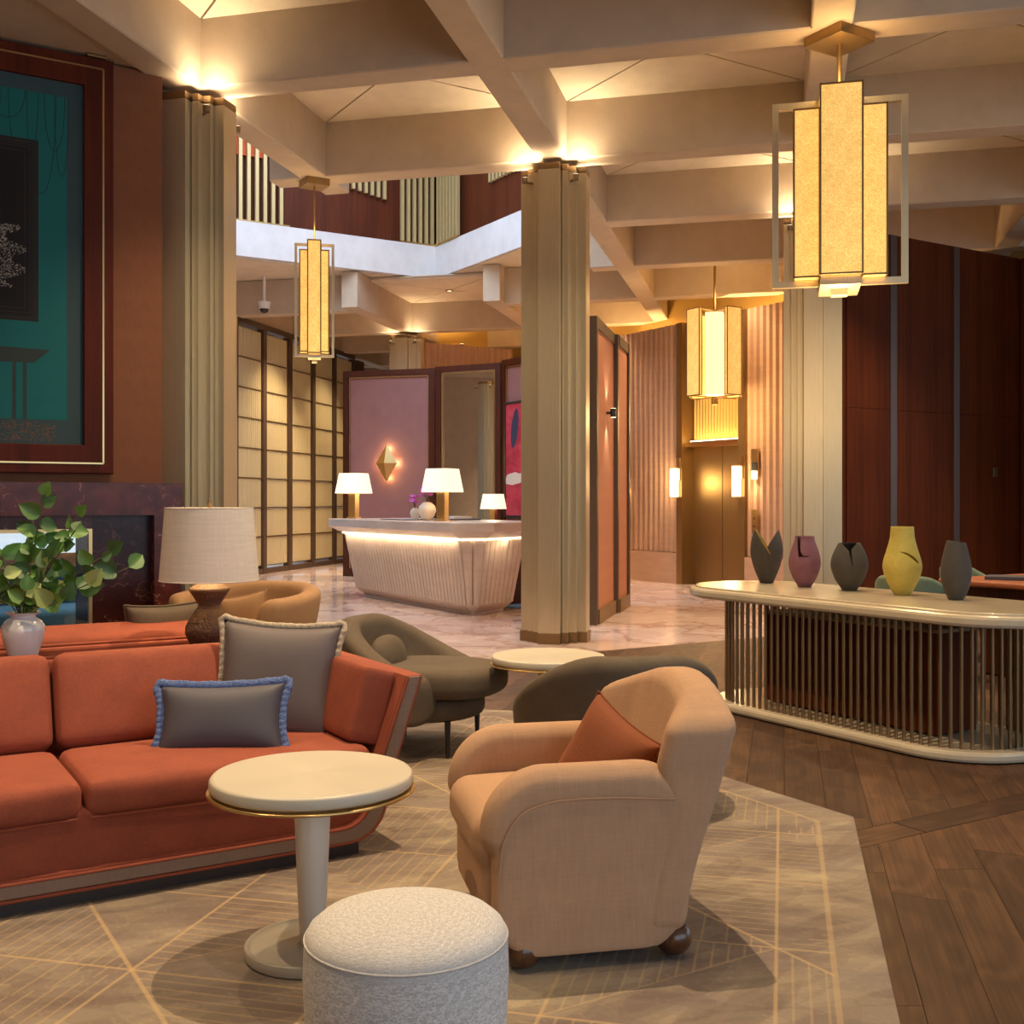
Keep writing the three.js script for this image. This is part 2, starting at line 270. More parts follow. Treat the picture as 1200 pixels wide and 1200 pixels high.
function spot(parent, color, cd, pos, to, angle, penumbra = .6, radius = 1) {
  const l = new THREE.SpotLight(color, cd, 0, angle, penumbra, 2); l.position.set(...pos); l.target.position.set(...to); parent.add(l); parent.add(l.target);
  l.castShadow = true; l.shadow.radius = radius; l.shadow.mapSize.set(512, 512); l.shadow.bias = -.0005; return l;
}
function point(parent, color, cd, pos, radius = 1) { const l = new THREE.PointLight(color, cd, 0, 2); l.position.set(...pos); l.castShadow = true; l.shadow.radius = radius; parent.add(l); return l; }
function structure(name, geo, m, label) { const o = mesh(name, geo, m, scene); o.userData.kind = 'structure'; if (label) o.userData.label = label; return o; }
function structureGroup(name, label) { const o = new THREE.Group(); o.name = numbered(name); o.userData.kind = 'structure'; if (label) o.userData.label = label; scene.add(o); return o; }
// ------------------------------------------------------------------ the building: a diagonal grid of beams on cruciform columns
const PITCH = 1.755, GX = 2.47, GZ = -9.02, BEAM_Y = 4.64, BEAM_H = .60, BEAM_W = .28, S2 = Math.SQRT1_2;
const node = (i, j) => [GX + PITCH * i, GZ + PITCH * j];
const inAtrium = ([x, z]) => x < 9.0 && x > -3 && z < -10.9 && z > -17.5;
const seen = ([x, z]) => { const c = Math.cos(.5463), s = Math.sin(.5463), cx = c * x + s * z, d = s * x - c * z; return d > 1.5 && d < 34 && Math.abs(cx / d) < .75 && 3.29 / d < .75; };
const beamGeo = (L, w = BEAM_W) => { const a = w / 2, b = .012; const g = extrude([[-a, BEAM_H], [-a, b], [-a + b, 0], [a - b, 0], [a, b], [a, BEAM_H]], L); return uvM(g.translate(0, 0, -L / 2).rotateY(Math.PI / 2)); };
const ceiling = structureGroup('ceiling'); tag(ceiling, 'beige plaster ceiling of crossing diagonal beams with flat cream coffer panels', 'ceiling');
{
  const L = PITCH * Math.SQRT2 - BEAM_W, long = beamGeo(L), stub = beamGeo(.34), block = boxAt(-BEAM_W / 2, BEAM_W / 2, 0, BEAM_H, -BEAM_W / 2, BEAM_W / 2);
  const half = PITCH - BEAM_W * S2 - .004, hyp = half * S2, tri = extrude([[-hyp + .012, -.002], [hyp - .012, -.002], [0, hyp - .012]], .03).rotateX(-Math.PI / 2);
  const backing = boxAt(-hyp - .05, hyp + .05, 0, .016, -hyp - .05, hyp + .05);
  for (let i = -5; i <= 10; i++) for (let j = -12; j <= 6; j++) {
    const n = node(i, j);
    if ((i + j) % 2 === 0) {
      if (inAtrium(n) || n[1] < -29 || n[0] > 15.5) continue;
      const ends = [[1, 1], [1, -1], [-1, 1], [-1, -1]];
      if (!seen(n) && !ends.some(([a, b]) => seen(node(i + a, j + b)))) continue;
      const o = mesh('beam_node', block, M.plaster, ceiling); o.position.set(n[0], BEAM_Y, n[1]); o.rotation.y = Math.PI / 4;
      for (const [a, b] of ends) {
        const m = node(i + a, j + b), turn = Math.atan2(-b, a);
        if (inAtrium(m)) { const s = mesh('beam_end', stub, M.plaster, ceiling); s.position.set(n[0] + a * S2 * (.17 + BEAM_W / 2), BEAM_Y, n[1] + b * S2 * (.17 + BEAM_W / 2)); s.rotation.y = turn; }
        else if (a > 0 && !(i === 3 && j === -5 && b === 1) && m[1] > -29 && m[0] < 15.5) { const s = mesh('beam', long, M.plaster, ceiling); s.position.set((n[0] + m[0]) / 2, BEAM_Y, (n[1] + m[1]) / 2); s.rotation.y = turn; }
      }
    } else {
      if ([[1, 0], [-1, 0], [0, 1], [0, -1]].some(([a, b]) => inAtrium(node(i + a, j + b))) || n[1] < -28 || n[0] > 14.5 || !seen(n)) continue;
      { const cb = mesh('coffer_back', backing, M.plaster, ceiling); cb.position.set(n[0], BEAM_Y + BEAM_H - .018, n[1]); cb.rotation.y = Math.PI / 4; }
      for (let k = 0; k < 4; k++) {                         // four triangular boards meet at the middle of a coffer
        const g = mesh('ceiling_panel', tri, M.panel, ceiling), a = k * Math.PI / 2;
        g.position.set(n[0], BEAM_Y + BEAM_H - .05, n[1]); g.rotation.y = a + Math.PI / 4;
        // the hypotenuse lies along a beam, the right angle at the middle
        const off = half * S2; g.position.x += Math.sin(a + Math.PI / 4) * off; g.position.z += Math.cos(a + Math.PI / 4) * off;
      }
    }
  }
  mesh('soffit_board', upright(extrude([[-.88, 9.02], [2.31, 9.02], [.715, 7.43]].map(([x, z]) => [x, z]), .03)).translate(0, BEAM_Y + .035, 0), M.plaster, ceiling);
  mesh('ceiling_slab', merge([boxAt(-6, 16, 5.25, 5.5, -9.02, 5), boxAt(9.0, 16, 5.25, 5.5, -30, -9.02), boxAt(-6, 9.0, 5.25, 5.5, -30, -17.5), boxAt(-6, .9, 5.25, 5.5, -17.5, -9.02)]), M.panel, ceiling);
}
// floor: oak planks on the diagonal in front, polished pink marble behind
const floor = structureGroup('floor'); tag(floor, 'floor of brown oak planks laid diagonally, pink marble beyond the columns', 'floor');
const RUG = [[-2.24, -3.26], [.20, -.82], [1.23, -.82], [3.67, -3.26], [3.67, -6.05], [3.05, -6.67], [-1.62, -6.67], [-2.24, -6.05]];
const inRug = (x, z) => { let s = true; for (let k = 0; k < RUG.length; k++) { const [ax, az] = RUG[k], [bx, bz] = RUG[(k + 1) % RUG.length]; if ((bx - ax) * (z - az) - (bz - az) * (x - ax) > 0) s = false; } return s; };
{
  mesh('floor_slab', boxAt(-6, 16, -.2, -.012, -8.16, 5), M.brownWood, floor);
  mesh('marble_floor', boxAt(-6, 16, -.2, 0, -30, -8.16), M.pinkMarble, floor);
  const oaks = [.62, .78, .9, 1.0, .70, .84].map((k, i) => std('oak plank tone ' + 'abcdef'[i], lin(k, k * (.97 + .02 * (i % 3)), k * (.95 - .03 * (i % 2))), { roughness: .55, specularIntensity: .6, map: T.oak }));
  const clip = (poly, a, b, c) => { const out = []; for (let k = 0; k < poly.length; k++) { const p = poly[k], q = poly[(k + 1) % poly.length], dp = a * p[0] + b * p[1] - c, dq = a * q[0] + b * q[1] - c; if (dp >= 0) out.push(p); if ((dp >= 0) !== (dq >= 0)) { const t = dp / (dp - dq); out.push([lerp(p[0], q[0], t), lerp(p[1], q[1], t)]); } } return out; };
  const rest = [];
  const W = .178, bands = [[-8.16, -6.67], [-6.50, -3.16], [-2.99, .4]];
  const plank = (poly, along) => {
    if (poly.length < 3) return; let A = 0; poly.forEach((p, k) => { const q = poly[(k + 1) % poly.length]; A += p[0] * q[1] - q[0] * p[1]; });
    if (Math.abs(A) < .0008) return; if (A > 0) poly.reverse();
    const o1 = R(0, 3), o2 = R(0, 3), y0 = R(-.0006, 0), tone = Math.floor(rnd() * oaks.length), n = poly.length, pos = [], uv = [];
    if (poly.every(([x, z]) => inRug(x, z))) return;          // covered by the rug
    const put = (x, y, z) => { pos.push(x, y, z); const al = x * along[0] + z * along[1], ac = x * along[1] - z * along[0]; uv.push(ac + o1, al + o2 + y); };
    for (let k = 1; k < n - 1; k++) for (const p of [poly[0], poly[k], poly[k + 1]]) put(p[0], y0, p[1]);
    for (let k = 0; k < n; k++) { const p = poly[k], q = poly[(k + 1) % n]; for (const [v, y] of [[p, y0], [p, -.012], [q, y0], [q, y0], [p, -.012], [q, -.012]]) put(v[0], y, v[1]); }
    const g = new THREE.BufferGeometry(); g.setAttribute('position', new THREE.Float32BufferAttribute(pos, 3)); g.setAttribute('uv', new THREE.Float32BufferAttribute(uv, 2)); g.computeVertexNormals();
    const frame = poly.some(([x, z]) => { const c = Math.cos(.5463), s = Math.sin(.5463), cx = c * x + s * z, d = s * x - c * z; return d > 2.3 && Math.abs(cx / d) < .48; });
    if (frame) mesh('plank', g, oaks[tone], floor); else rest.push(g);      // planks out of the photograph are joined into one part
  };
  for (const [z0, z1] of bands) {
    for (let k = -40; k < 60; k++) {                          // across the boards
      let t = -14 + R(0, 1.4);
      while (t < 16) {
        const len = R(.8, 1.7), g = .0009, a = k * W + g, b = (k + 1) * W - g, c = t + g, d = t + len - g, sk = .05 * (k % 2 ? 1 : -1);
        let poly = [[a, c], [b, c + sk], [b, d + sk], [a, d]].map(([q, p]) => [(p + q) * S2 + 1, (-p + q) * S2 - 3]);
        poly = clip(poly, 0, 1, z0 + g); poly = clip(poly, 0, -1, -z1 + g); poly = clip(poly, -1, 0, -14);
        plank(poly, [S2, -S2]); t += len;
      }
    }
  }
  for (const z of [-6.67, -3.16]) for (let x = -2; x < 14; x += 1.45) plank([[x + .002, z + .002], [x + 1.447, z + .002], [x + 1.447, z + .167], [x + .002, z + .167]], [1, 0]);
  mesh('planks', merge(rest), oaks[2], floor).userData.kind = 'stuff';
}
// columns
const columnPlan = (() => { const a = .10, s = .116, L = .315, o = []; for (let k = 0; k < 4; k++) { const c = Math.cos(k * Math.PI / 2), n = Math.sin(k * Math.PI / 2); for (const [x, y] of [[L, -a], [L, a], [.17, a], [.17, s], [.232, s], [.232, .165], [.165, .165], [.165, .232], [s, .232], [s, .17], [a, .17]]) o.push([x * c - y * n, x * n + y * c]); } return o; })();
const columnBody = upright(extrude(columnPlan, 4.50, .004)), capGeo = upright(extrude(columnPlan.map(([x, y]) => [x * 1.004, y * 1.004]), .05, .003)).translate(0, 4.51, 0), footGeo = upright(extrude(columnPlan.map(([x, y]) => [x * 1.04, y * 1.04]), .10, .003));
function column(i, j, label, lit = 1) {
  const [x, z] = node(i, j), c = thing('column', label, 'column', [x, 0, z], Math.PI / 4, 'champagne metal columns');
  mesh('shaft', columnBody, M.champagne, c); mesh('capital', capGeo, M.bronze, c); mesh('foot', footGeo, M.bronze, c);
  for (const [a, b] of [[1, 1], [1, -1], [-1, 1], [-1, -1]]) {
    const u = mesh('uplight', merge([merge([cyl(.030, .026, .05, a * .25, 4.425, b * .25, 16), box(.09, .016, .016, 0, 0, 0).rotateY(-Math.atan2(b, a)).translate(a * .215, 4.41, b * .215)])]), M.bronze, c); mesh('lens', cyl(.024, .024, .004, a * .25, 4.452, b * .25, 16), M.uplightGlow, u);
    if (lit) spot(c, SOFTWARM, 3.4 * lit, [a * .25, 4.462, b * .25], [a * .42, 6, b * .42], 1.30, .7, 1.5);
  }
}
column(0, 0, 'champagne metal column at the right end of the fireplace wall');
column(2, 0, 'champagne metal column standing free behind the round table');
column(4, 0, 'champagne metal column at the left end of the dark walnut wall');
column(4, -6, 'distant champagne metal column behind the mauve reception screen', .5);
column(-2, 0, 'champagne metal column at the left end of the fireplace wall', .6);
column(-2, -4, 'champagne metal column at the left side of the atrium', .8);

// enclosing walls with window openings on the right and rear facades
function wallWithWindows(name, label, n, axis, at, from, to, openings, sill, head, top) {   // axis 'x': wall lies across x at x = at, running along z
  const g = [], t = .3, add = (a, b, y0, y1) => g.push(axis === 'x' ? boxAt(at, at + t, y0, y1, a, b) : boxAt(a, b, y0, y1, at, at + t));
  let p = from; for (const [a, b] of openings) { add(p, a, 0, top); add(a, b, 0, sill); add(a, b, head, top); p = b; } add(p, to, 0, top);
  tag(structure(name, merge(g), M.plaster), label, 'wall');
  openings.forEach(([a, b], k) => {
    const w = structureGroup('window_' + (n + k)); tag(w, `${label}, its window bay ${['first', 'second', 'third'][k]} along the facade`, 'window');
    const f = [], cnt = Math.round((b - a) / 1.3), bar = (c, d, y0, y1, e) => f.push(axis === 'x' ? boxAt(at + .1, at + .1 + e, y0, y1, c, d) : boxAt(c, d, y0, y1, at + .1, at + .1 + e));
    for (let q = 0; q <= cnt; q++) { const c = lerp(a, b, q / cnt); bar(c - .035, c + .035, sill, head, .09); }
    bar(a, b, sill, sill + .07, .09); bar(a, b, head - .07, head, .09); bar(a, b, 3.0, 3.06, .09);
    mesh('window_frame', merge(f), M.bronze, w);
    for (let q = 0; q < cnt; q++) { const c = lerp(a, b, q / cnt) + .035, d = lerp(a, b, (q + 1) / cnt) - .035; for (const [y0, y1] of [[sill + .07, 3.0], [3.06, head - .07]]) mesh('pane', axis === 'x' ? boxAt(at + .14, at + .144, y0, y1, c, d) : boxAt(c, d, y0, y1, at + .14, at + .144), M.glass, w); }
  });
}
wallWithWindows('wall_right', 'right facade wall', 1, 'x', 15.7, -30, 5, [[-6.4, -2.6], [-2.2, 1.6], [2.0, 4.4]], .35, 4.3, 5.5);
wallWithWindows('wall_back', 'rear facade wall behind the camera', 4, 'z', 4.7, -6, 16, [[-2, 2.5], [3, 7.5], [8, 12.5]], .35, 4.3, 5.5);
tag(structure('wall_left', boxAt(-6.3, -6, 0, 8.8, -30, 5), M.plaster), 'left side wall of the lobby', 'wall');
// far facade with tall windows glimpsed beside the reception screen
wallWithWindows('wall_far', 'far facade wall behind the reception', 7, 'z', -26.3, -6, 16, [[1.0, 6.2], [8.6, 12.6]], .15, 4.25, 5.5);


// fireplace wall between two columns
tag(structure('wall_fireplace', merge([boxAt(-.72, 2.15, 1.49, 4.66, -9.3, -8.75), boxAt(-.72, 2.15, 4.66, 4.67, -9.15, -8.90)]), M.terracotta), 'terracotta fabric covered chimney wall', 'wall');
{
  const s = thing('fireplace', 'red brown marble fireplace with a see-through firebox under the large framed artwork', 'fireplace');
  mesh('mantel', merge([boxAt(-.80, 2.23, 1.25, 1.49, -8.70, -8.50), boxAt(-.72, 2.15, 1.25, 1.485, -9.4, -8.70)]), M.redMarble, s);
  mesh('surround_leg', boxAt(2.03, 2.23, 0, 1.25, -8.70, -8.50), M.redMarble, s); mesh('surround_leg', boxAt(-.80, -.60, 0, 1.25, -8.70, -8.50), M.redMarble, s);
  const inner = boxAt(1.61, 2.03, 0, 1.25, -9.3, -8.63), innerL = boxAt(-.60, -.18, 0, 1.25, -9.3, -8.63);
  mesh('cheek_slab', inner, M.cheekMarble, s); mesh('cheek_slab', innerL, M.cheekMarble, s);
  mesh('lintel_slab', boxAt(-.18, 1.61, 1.15, 1.25, -9.3, -8.63), M.redMarble, s); mesh('hearth_slab', boxAt(-.18, 1.61, 0, .28, -9.3, -8.63), M.redMarble, s);
  mesh('firebox_trim', merge([boxAt(1.585, 1.61, .28, 1.15, -8.66, -8.62), boxAt(-.18, -.155, .28, 1.15, -8.66, -8.62), boxAt(-.155, 1.585, 1.125, 1.15, -8.66, -8.62), boxAt(-.155, 1.585, .28, .30, -8.66, -8.62)]), M.brass, s);
  mesh('firebox_glass', boxAt(-.155, 1.585, .30, 1.125, -8.645, -8.64), M.glass, s);
  const so = thing('blue_sofa', 'teal blue sofa seen through the firebox glass', 'sofa', [1.55, 0, -11.2]); so.scale.y = .78;
  mesh('seat', puffBox(2.2, .28, .8, .08, [0, .02, 0]).translate(0, .32, 0), M.blueCloth, so); mesh('backrest', puffBox(2.2, .55, .22, .09).translate(0, .62, -.36), M.blueCloth, so);
  for (const a of [-1, 1]) mesh('armrest', puffBox(.2, .45, .8, .08).translate(a * 1.1, .42, 0), M.blueCloth, so);
  mesh('base', box(2.1, .18, .7, 0, .09, 0), M.plinth, so);
}
// dark walnut wall on the right, in four tall boards with metal strips between
{
  const w = structureGroup('wall_walnut'); tag(w, 'dark walnut panelled wall behind the slatted console', 'wall');
  const xs = [9.78, 10.62, 11.76, 12.95], top = 4.47;
  mesh('wall_core', boxAt(9.7, 13.0, 0, top - .01, -8.98, -8.80), M.brownWood, w);
  for (let k = 0; k < 3; k++) for (const [y0, y1] of [[.12, 2.42], [2.425, top]]) mesh('walnut_board', boxAt(xs[k] + .004, xs[k + 1] - (k < 2 ? .12 : .004), y0, y1, -8.80, -8.775), M.walnut, w);
  for (let k = 1; k < 3; k++) mesh('metal_strip', boxAt(xs[k] - .115, xs[k] - .005, 0, top, -8.80, -8.768), M.strip, w);
  mesh('skirting', boxAt(9.78, 12.95, 0, .12, -8.80, -8.77), M.bronze, w);
  const r = structureGroup('wall_walnut_return'); tag(r, 'dark walnut return wall at the far right corner', 'wall');
  mesh('wall_core', boxAt(13.0, 13.4, 0, top, -8.9, -7.6), M.brownWood, r); mesh('walnut_board', boxAt(12.975, 13.0, 0, top, -8.77, -7.6), M.walnut, r); mesh('walnut_board', boxAt(12.975, 13.4, 0, top, -7.6, -7.575), M.walnut, r);
  const sw = mesh('wall_plate', rbox(.08, .12, .012, .004, 12.45, 1.72, -8.77), M.bronze, scene); tag(sw, 'small bronze switch plate on the dark walnut wall', 'switch');
  tag(structure('wall_soffit_right', boxAt(11.2, 15.7, 4.2, 5.25, -10.2, -10.1), M.gold), 'gold painted soffit above the dark walnut wall', 'wall');
}
// lift lobby: pleated stone walls, gold soffit, brass lift doors
function pleats(L, h, pitch = .135, depth = .034) {           // pleated panel along +x from 0 to L, facing +z, y from 0 to h
  const n = Math.round(L / pitch), pts = [[0, -.06]]; for (let k = 0; k < n; k++) { const a = k * L / n, p = L / n; pts.push([a, 0], [a + p * .18, 0], [a + p * .45, depth], [a + p * .73, depth]); } pts.push([L, 0], [L, -.06]);
  return uvM(upright(extrude(pts.map(([x, z]) => [x, -z]).reverse(), h)));
}
{
  const X = 11.8, zA = -12.60, zB = -14.06, top = 4.27;    // lift opening between zB and zA
  const w = structureGroup('wall_lift'); tag(w, 'pleated pinkish stone wall of the lift lobby', 'wall');
  const face = (z0, z1) => { const g = mesh('pleated_panel', pleats(z1 - z0, top - .52), M.travertine, w); g.rotation.y = -Math.PI / 2; g.position.set(X, .52, z0); mesh('stone_skirting', boxAt(X - .06, X + .1, 0, .51, z0, z1), M.travertine, w); };
  face(zA + .07, -10.4); face(-17.2, zB - .07);
  mesh('wall_core', merge([boxAt(X + .06, X + .3, 0, top, zA + .07, -9.4), boxAt(X + .06, X + .3, 0, top, -20.2, zB - .07), boxAt(X + .32, X + .42, 0, top, zB - .07, zA + .07)]), M.travertine, w);
  const l = structureGroup('door_1'); tag(l, 'brass lift doors in a tall brass portal with a ribbed glowing transom', 'lift');
  for (const z of [zA, zB]) mesh('portal_jamb', boxAt(X - .06, X + .30, 0, top, z - .07, z + .07), M.darkBrass, l);
  mesh('lift_door', boxAt(X + .18, X + .22, .02, 2.24, zB + .07, zB + .77), M.darkBrass, l); mesh('lift_door', boxAt(X + .18, X + .22, .02, 2.24, zB + .785, zA - .07), M.darkBrass, l);
  mesh('door_head', boxAt(X + .02, X + .26, 2.24, 2.32, zB + .07, zA - .07), M.brass, l);
  const tr = mesh('ribbed_transom', pleats(zA - zB - .14, top - 2.36, .07, .03), M.gold, l); tr.rotation.y = -Math.PI / 2; tr.position.set(X + .20, 2.36, zB + .07);
  mesh('light_strip', boxAt(X + .06, X + .10, 2.32, 2.34, zB + .14, zA - .14), M.ledGlow, l);
  areaLight(WARM, 26, 1.1, .05, [X + .08, 2.35, (zA + zB) / 2], [X + .13, 4, (zA + zB) / 2]);
  tag(structure('wall_soffit_lift', merge([boxAt(X + 1.0, X + 1.1, 3.6, 5.25, -20, -9.4), boxAt(X + .3, X + 1.0, 3.6, 3.65, -20, -9.4)]), M.gold), 'gold painted soffit lit above the lift lobby wall', 'wall');
  for (const [z, q] of [[-10.6, 'behind the walnut wall column'], [-13.2, 'above the brass lift doors'], [-15.9, 'left of the lift'], [-18.2, 'near the reception wall']]) { const b = thing('cove_light', 'small warm cove light on the lift lobby wall ' + q, 'light', [X + .6, 3.65, z], 0, 'cove lights above the lift wall'); mesh('housing', cyl(.05, .05, .06, 0, .03, 0, 16), M.bronze, b); mesh('lens', cyl(.04, .04, .006, 0, .065, 0, 16), M.uplightGlow, b); spot(b, WARM, 11, [0, .09, 0], [.05, 1.5, 0], 1.35, .6, 2); }
  // wall sconces and lift indicators
  [[zA, 'right'], [zB, 'left']].forEach(([z, side]) => {
    const s = thing('wall_sconce', `glowing glass tube sconce on the ${side} jamb of the brass lift portal`, 'sconce', [X - .06, 1.88, z], 0, 'tube sconces beside the lift');
    mesh('back_plate', rbox(.02, .36, .09, .005, -.01, 0, 0), M.brass, s); mesh('glass_tube', cyl(.068, .068, .46, -.10, -.22, 0, 20), M.tubeGlow, s); mesh('cap', cyl(.072, .072, .02, -.10, .02, 0, 20), M.brass, s); mesh('cap', cyl(.072, .072, .02, -.10, -.46, 0, 20), M.brass, s);
    point(s, WARM, 1.4, [-.24, -.22, 0], 4);
  });
  for (const [z, q] of [[-12.30, 'right'], [-15.45, 'left']]) {
    const d = thing('lift_indicator', `brass lift indicator with a lit lens on the ${q} pleated wall`, 'indicator', [X - .065, 1.78, z]);
    mesh('plate', box(.02, .42, .14, 0, .15, 0), M.brass, d); mesh('display', box(.012, .12, .11, -.014, .10, 0), M.black, d); mesh('lens', box(.02, .12, .10, -.014, -.03, 0), M.ledGlow, d); spot(d, WARM, .9, [-.06, -.09, 0], [.02, -1.2, 0], .9, .8, 1);
    const c = thing('call_panel', `brass lift call panel on the ${q} pleated wall`, 'panel', [X - .065, 1.05, z]); mesh('plate', box(.02, .36, .12), M.brass, c); for (const y of [-.07, .05]) mesh('button', cyl(.02, .02, .01, 0, 0, 0, 14).rotateZ(Math.PI / 2).translate(-.014, y, 0), M.darkBrass, c);
  }
  // pleated wall behind the reception
  const v = structureGroup('wall_reception'); tag(v, 'pleated pinkish stone wall behind the reception screen', 'wall');
  const g = mesh('pleated_panel', pleats(2.05, 4.48), M.travertine, v); g.position.set(9.82, 0, -19.5); mesh('wall_core', boxAt(9.8, 11.9, 0, 4.48, -19.8, -19.55), M.travertine, v);
  tag(structure('wall_soffit_reception', boxAt(9.6, 12.8, 4.0, 5.25, -20.6, -20.5), M.gold), 'gold painted soffit above the reception wall', 'wall');
  const b = thing('cove_light', 'small warm cove light above the pleated reception wall', 'light', [10.8, 4.48, -19.72]); mesh('housing', cyl(.05, .05, .06, 0, .03, 0, 16), M.bronze, b); mesh('lens', cyl(.04, .04, .006, 0, .065, 0, 16), M.uplightGlow, b); spot(b, WARM, 10, [0, .09, 0], [0, 1.5, -.2], 1.3, .6, 2);
}
// atrium: white slab edge, upper gallery with wood panels and brass slats, roof
{
  const A = structureGroup('trim_1'); tag(A, 'white slab edge band running round the atrium', 'slab edge');
  mesh('slab_edge', boxAt(.9, 8.95, 5.26, 5.82, -17.6, -17.3), M.whitePlaster, A); mesh('slab_edge', boxAt(8.95, 9.25, 5.26, 5.82, -17.6, -9.2), M.whitePlaster, A);
  tag(structure('wall_gallery_far', boxAt(.7, 9.1, 5.82, 8.6, -17.62, -17.45), M.brownWood), 'reddish brown wood gallery wall above the far slab edge', 'wall');
  tag(structure('wall_gallery_right', boxAt(9.12, 9.3, 5.82, 8.6, -17.6, -9.2), M.brownWood), 'reddish brown wood gallery wall above the right slab edge', 'wall');
  tag(structure('wall_gallery_near', boxAt(.7, 9.1, 5.5, 8.6, -9.3, -9.1), M.whitePlaster), 'white gallery wall above the near side of the atrium', 'wall');
  tag(structure('wall_gallery_left', boxAt(.7, .9, 5.5, 8.6, -17.6, -9.2), M.whitePlaster), 'white gallery wall on the left of the atrium', 'wall');
  tag(structure('ceiling_atrium', boxAt(.7, 9.3, 8.6, 8.8, -17.6, -9.1), M.whitePlaster), 'white roof over the atrium', 'ceiling');
  const slat = boxAt(-.028, .028, 0, 1, -.03, .03);
  const screen = (label, list, rail) => { const t = thing('slat_screen', label, 'screen', [0, 0, 0], 0, 'brass slat screens of the upper gallery'); for (const [x, z, y0, y1] of list) { const s = mesh('slat', slat, M.slat, t); s.position.set(x, y0, z); s.scale.y = y1 - y0; } for (const b of rail) mesh('rail', boxAt(...b), M.brass, t); };
  const row = (a, b, st, f) => { const o = []; for (let x = a; x <= b; x += st) o.push(f(x)); return o; };
  screen('long brass slat screen standing on the white slab edge at the left of the gallery', row(4.0, 6.25, .135, (x) => [x, -17.36, 5.84, 7.75]), [[3.95, 6.3, 5.82, 5.85, -17.40, -17.32]]);
  screen('brass slat screen stepping down along the far gallery wall', row(6.75, 8.05, .115, (x) => [x, -17.40, 6.75 - (x - 6.75) * .17, 8.2]), []);
  screen('brass slat box at the corner of the gallery', [...row(8.32, 8.9, .115, (x) => [x, -17.33, 5.84, 7.55]), ...row(-17.2, -16.5, .115, (z) => [8.96, z, 5.84, 7.55])], [[8.28, 8.98, 5.82, 5.85, -17.36, -17.30], [8.93, 8.99, 5.82, 5.85, -17.33, -16.45], [8.28, 8.98, 7.55, 7.58, -17.36, -17.30], [8.93, 8.99, 7.55, 7.58, -17.33, -16.45]]);
  screen('brass slat screen on the right gallery wall', row(-15.6, -14.2, .115, (z) => [9.08, z, 6.55, 8.2]), []);
  const art = mesh('gallery_canvas', boxAt(4.2, 5.9, 6.9, 8.3, -17.42, -17.40), M.orangeWall, scene); tag(art, 'orange red canvas hanging behind the gallery slats', 'painting');
  const d = thing('security_camera', 'white dome security camera hanging on a rod below the far ceiling', 'camera', [6.3, 0, -18.6]);
  mesh('rod', cyl(.025, .025, .45, 0, 5.02, 0, 12), M.white, d); mesh('housing', cyl(.11, .09, .12, 0, 4.74, 0, 20), M.white, d); mesh('dome', new THREE.SphereGeometry(.075, 16, 10).translate(0, 4.68, 0), M.black, d);
}
// ribbed glass wall at the far left
{
  const w = structureGroup('wall_ribbed_glass'); tag(w, 'tall wall of cream reeded glass in dark brown frames', 'wall');
  const L = 5.6, ang = Math.PI / 4; w.position.set(6.0, 0, -19.4); w.rotation.y = ang;   // runs along (1, 0, -1)
  const h = 4.56, n = 5, pw = L / n, rows = 8;
  const reeds = (() => { const m = 12, wd = (pw - .14) / m, parts = []; const hh = (h - .2) / rows - .025; for (let k = 0; k < m; k++) parts.push(new THREE.CylinderGeometry(wd * .40, wd * .40, hh, 8, 1, true, -Math.PI / 2, Math.PI).translate(-(pw - .14) / 2 + (k + .5) * wd, 0, 0)); return merge(parts); })(), backing = boxAt(-(pw - .14) / 2, (pw - .14) / 2, -.28, .26, -.03, -.012);
  for (let k = 0; k <= n; k++) mesh('mullion', boxAt(k * pw - .07, k * pw + .07, 0, h, -.06, .07), M.darkFrame, w);
  mesh('bottom_rail', boxAt(0, L, 0, .1, -.05, .06), M.darkFrame, w); mesh('top_rail', boxAt(0, L, h, h + .1, -.06, .08), M.darkFrame, w);
  for (let k = 0; k < n; k++) for (let r = 0; r < rows; r++) { const o = mesh('reeded_pane', reeds, M.reeded, w); mesh('pane_backing', backing, M.paneBack, o); o.position.set((k + .5) * pw, .1 + (r + .5) * (h - .2) / rows + .05, 0); if (r) mesh('glazing_bar', boxAt(k * pw + .07, (k + 1) * pw - .07, .1 + r * (h - .2) / rows + .04, .1 + r * (h - .2) / rows + .058, -.01, .04), M.bronze, w); }
  const e = mesh('end_post', boxAt(L + .07, L + .45, 0, h, -.1, .12), M.darkFrame, w);
  const f = mesh('end_post', boxAt(-.4, -.07, 0, h + .1, -.1, .12), M.champagne, w);
}
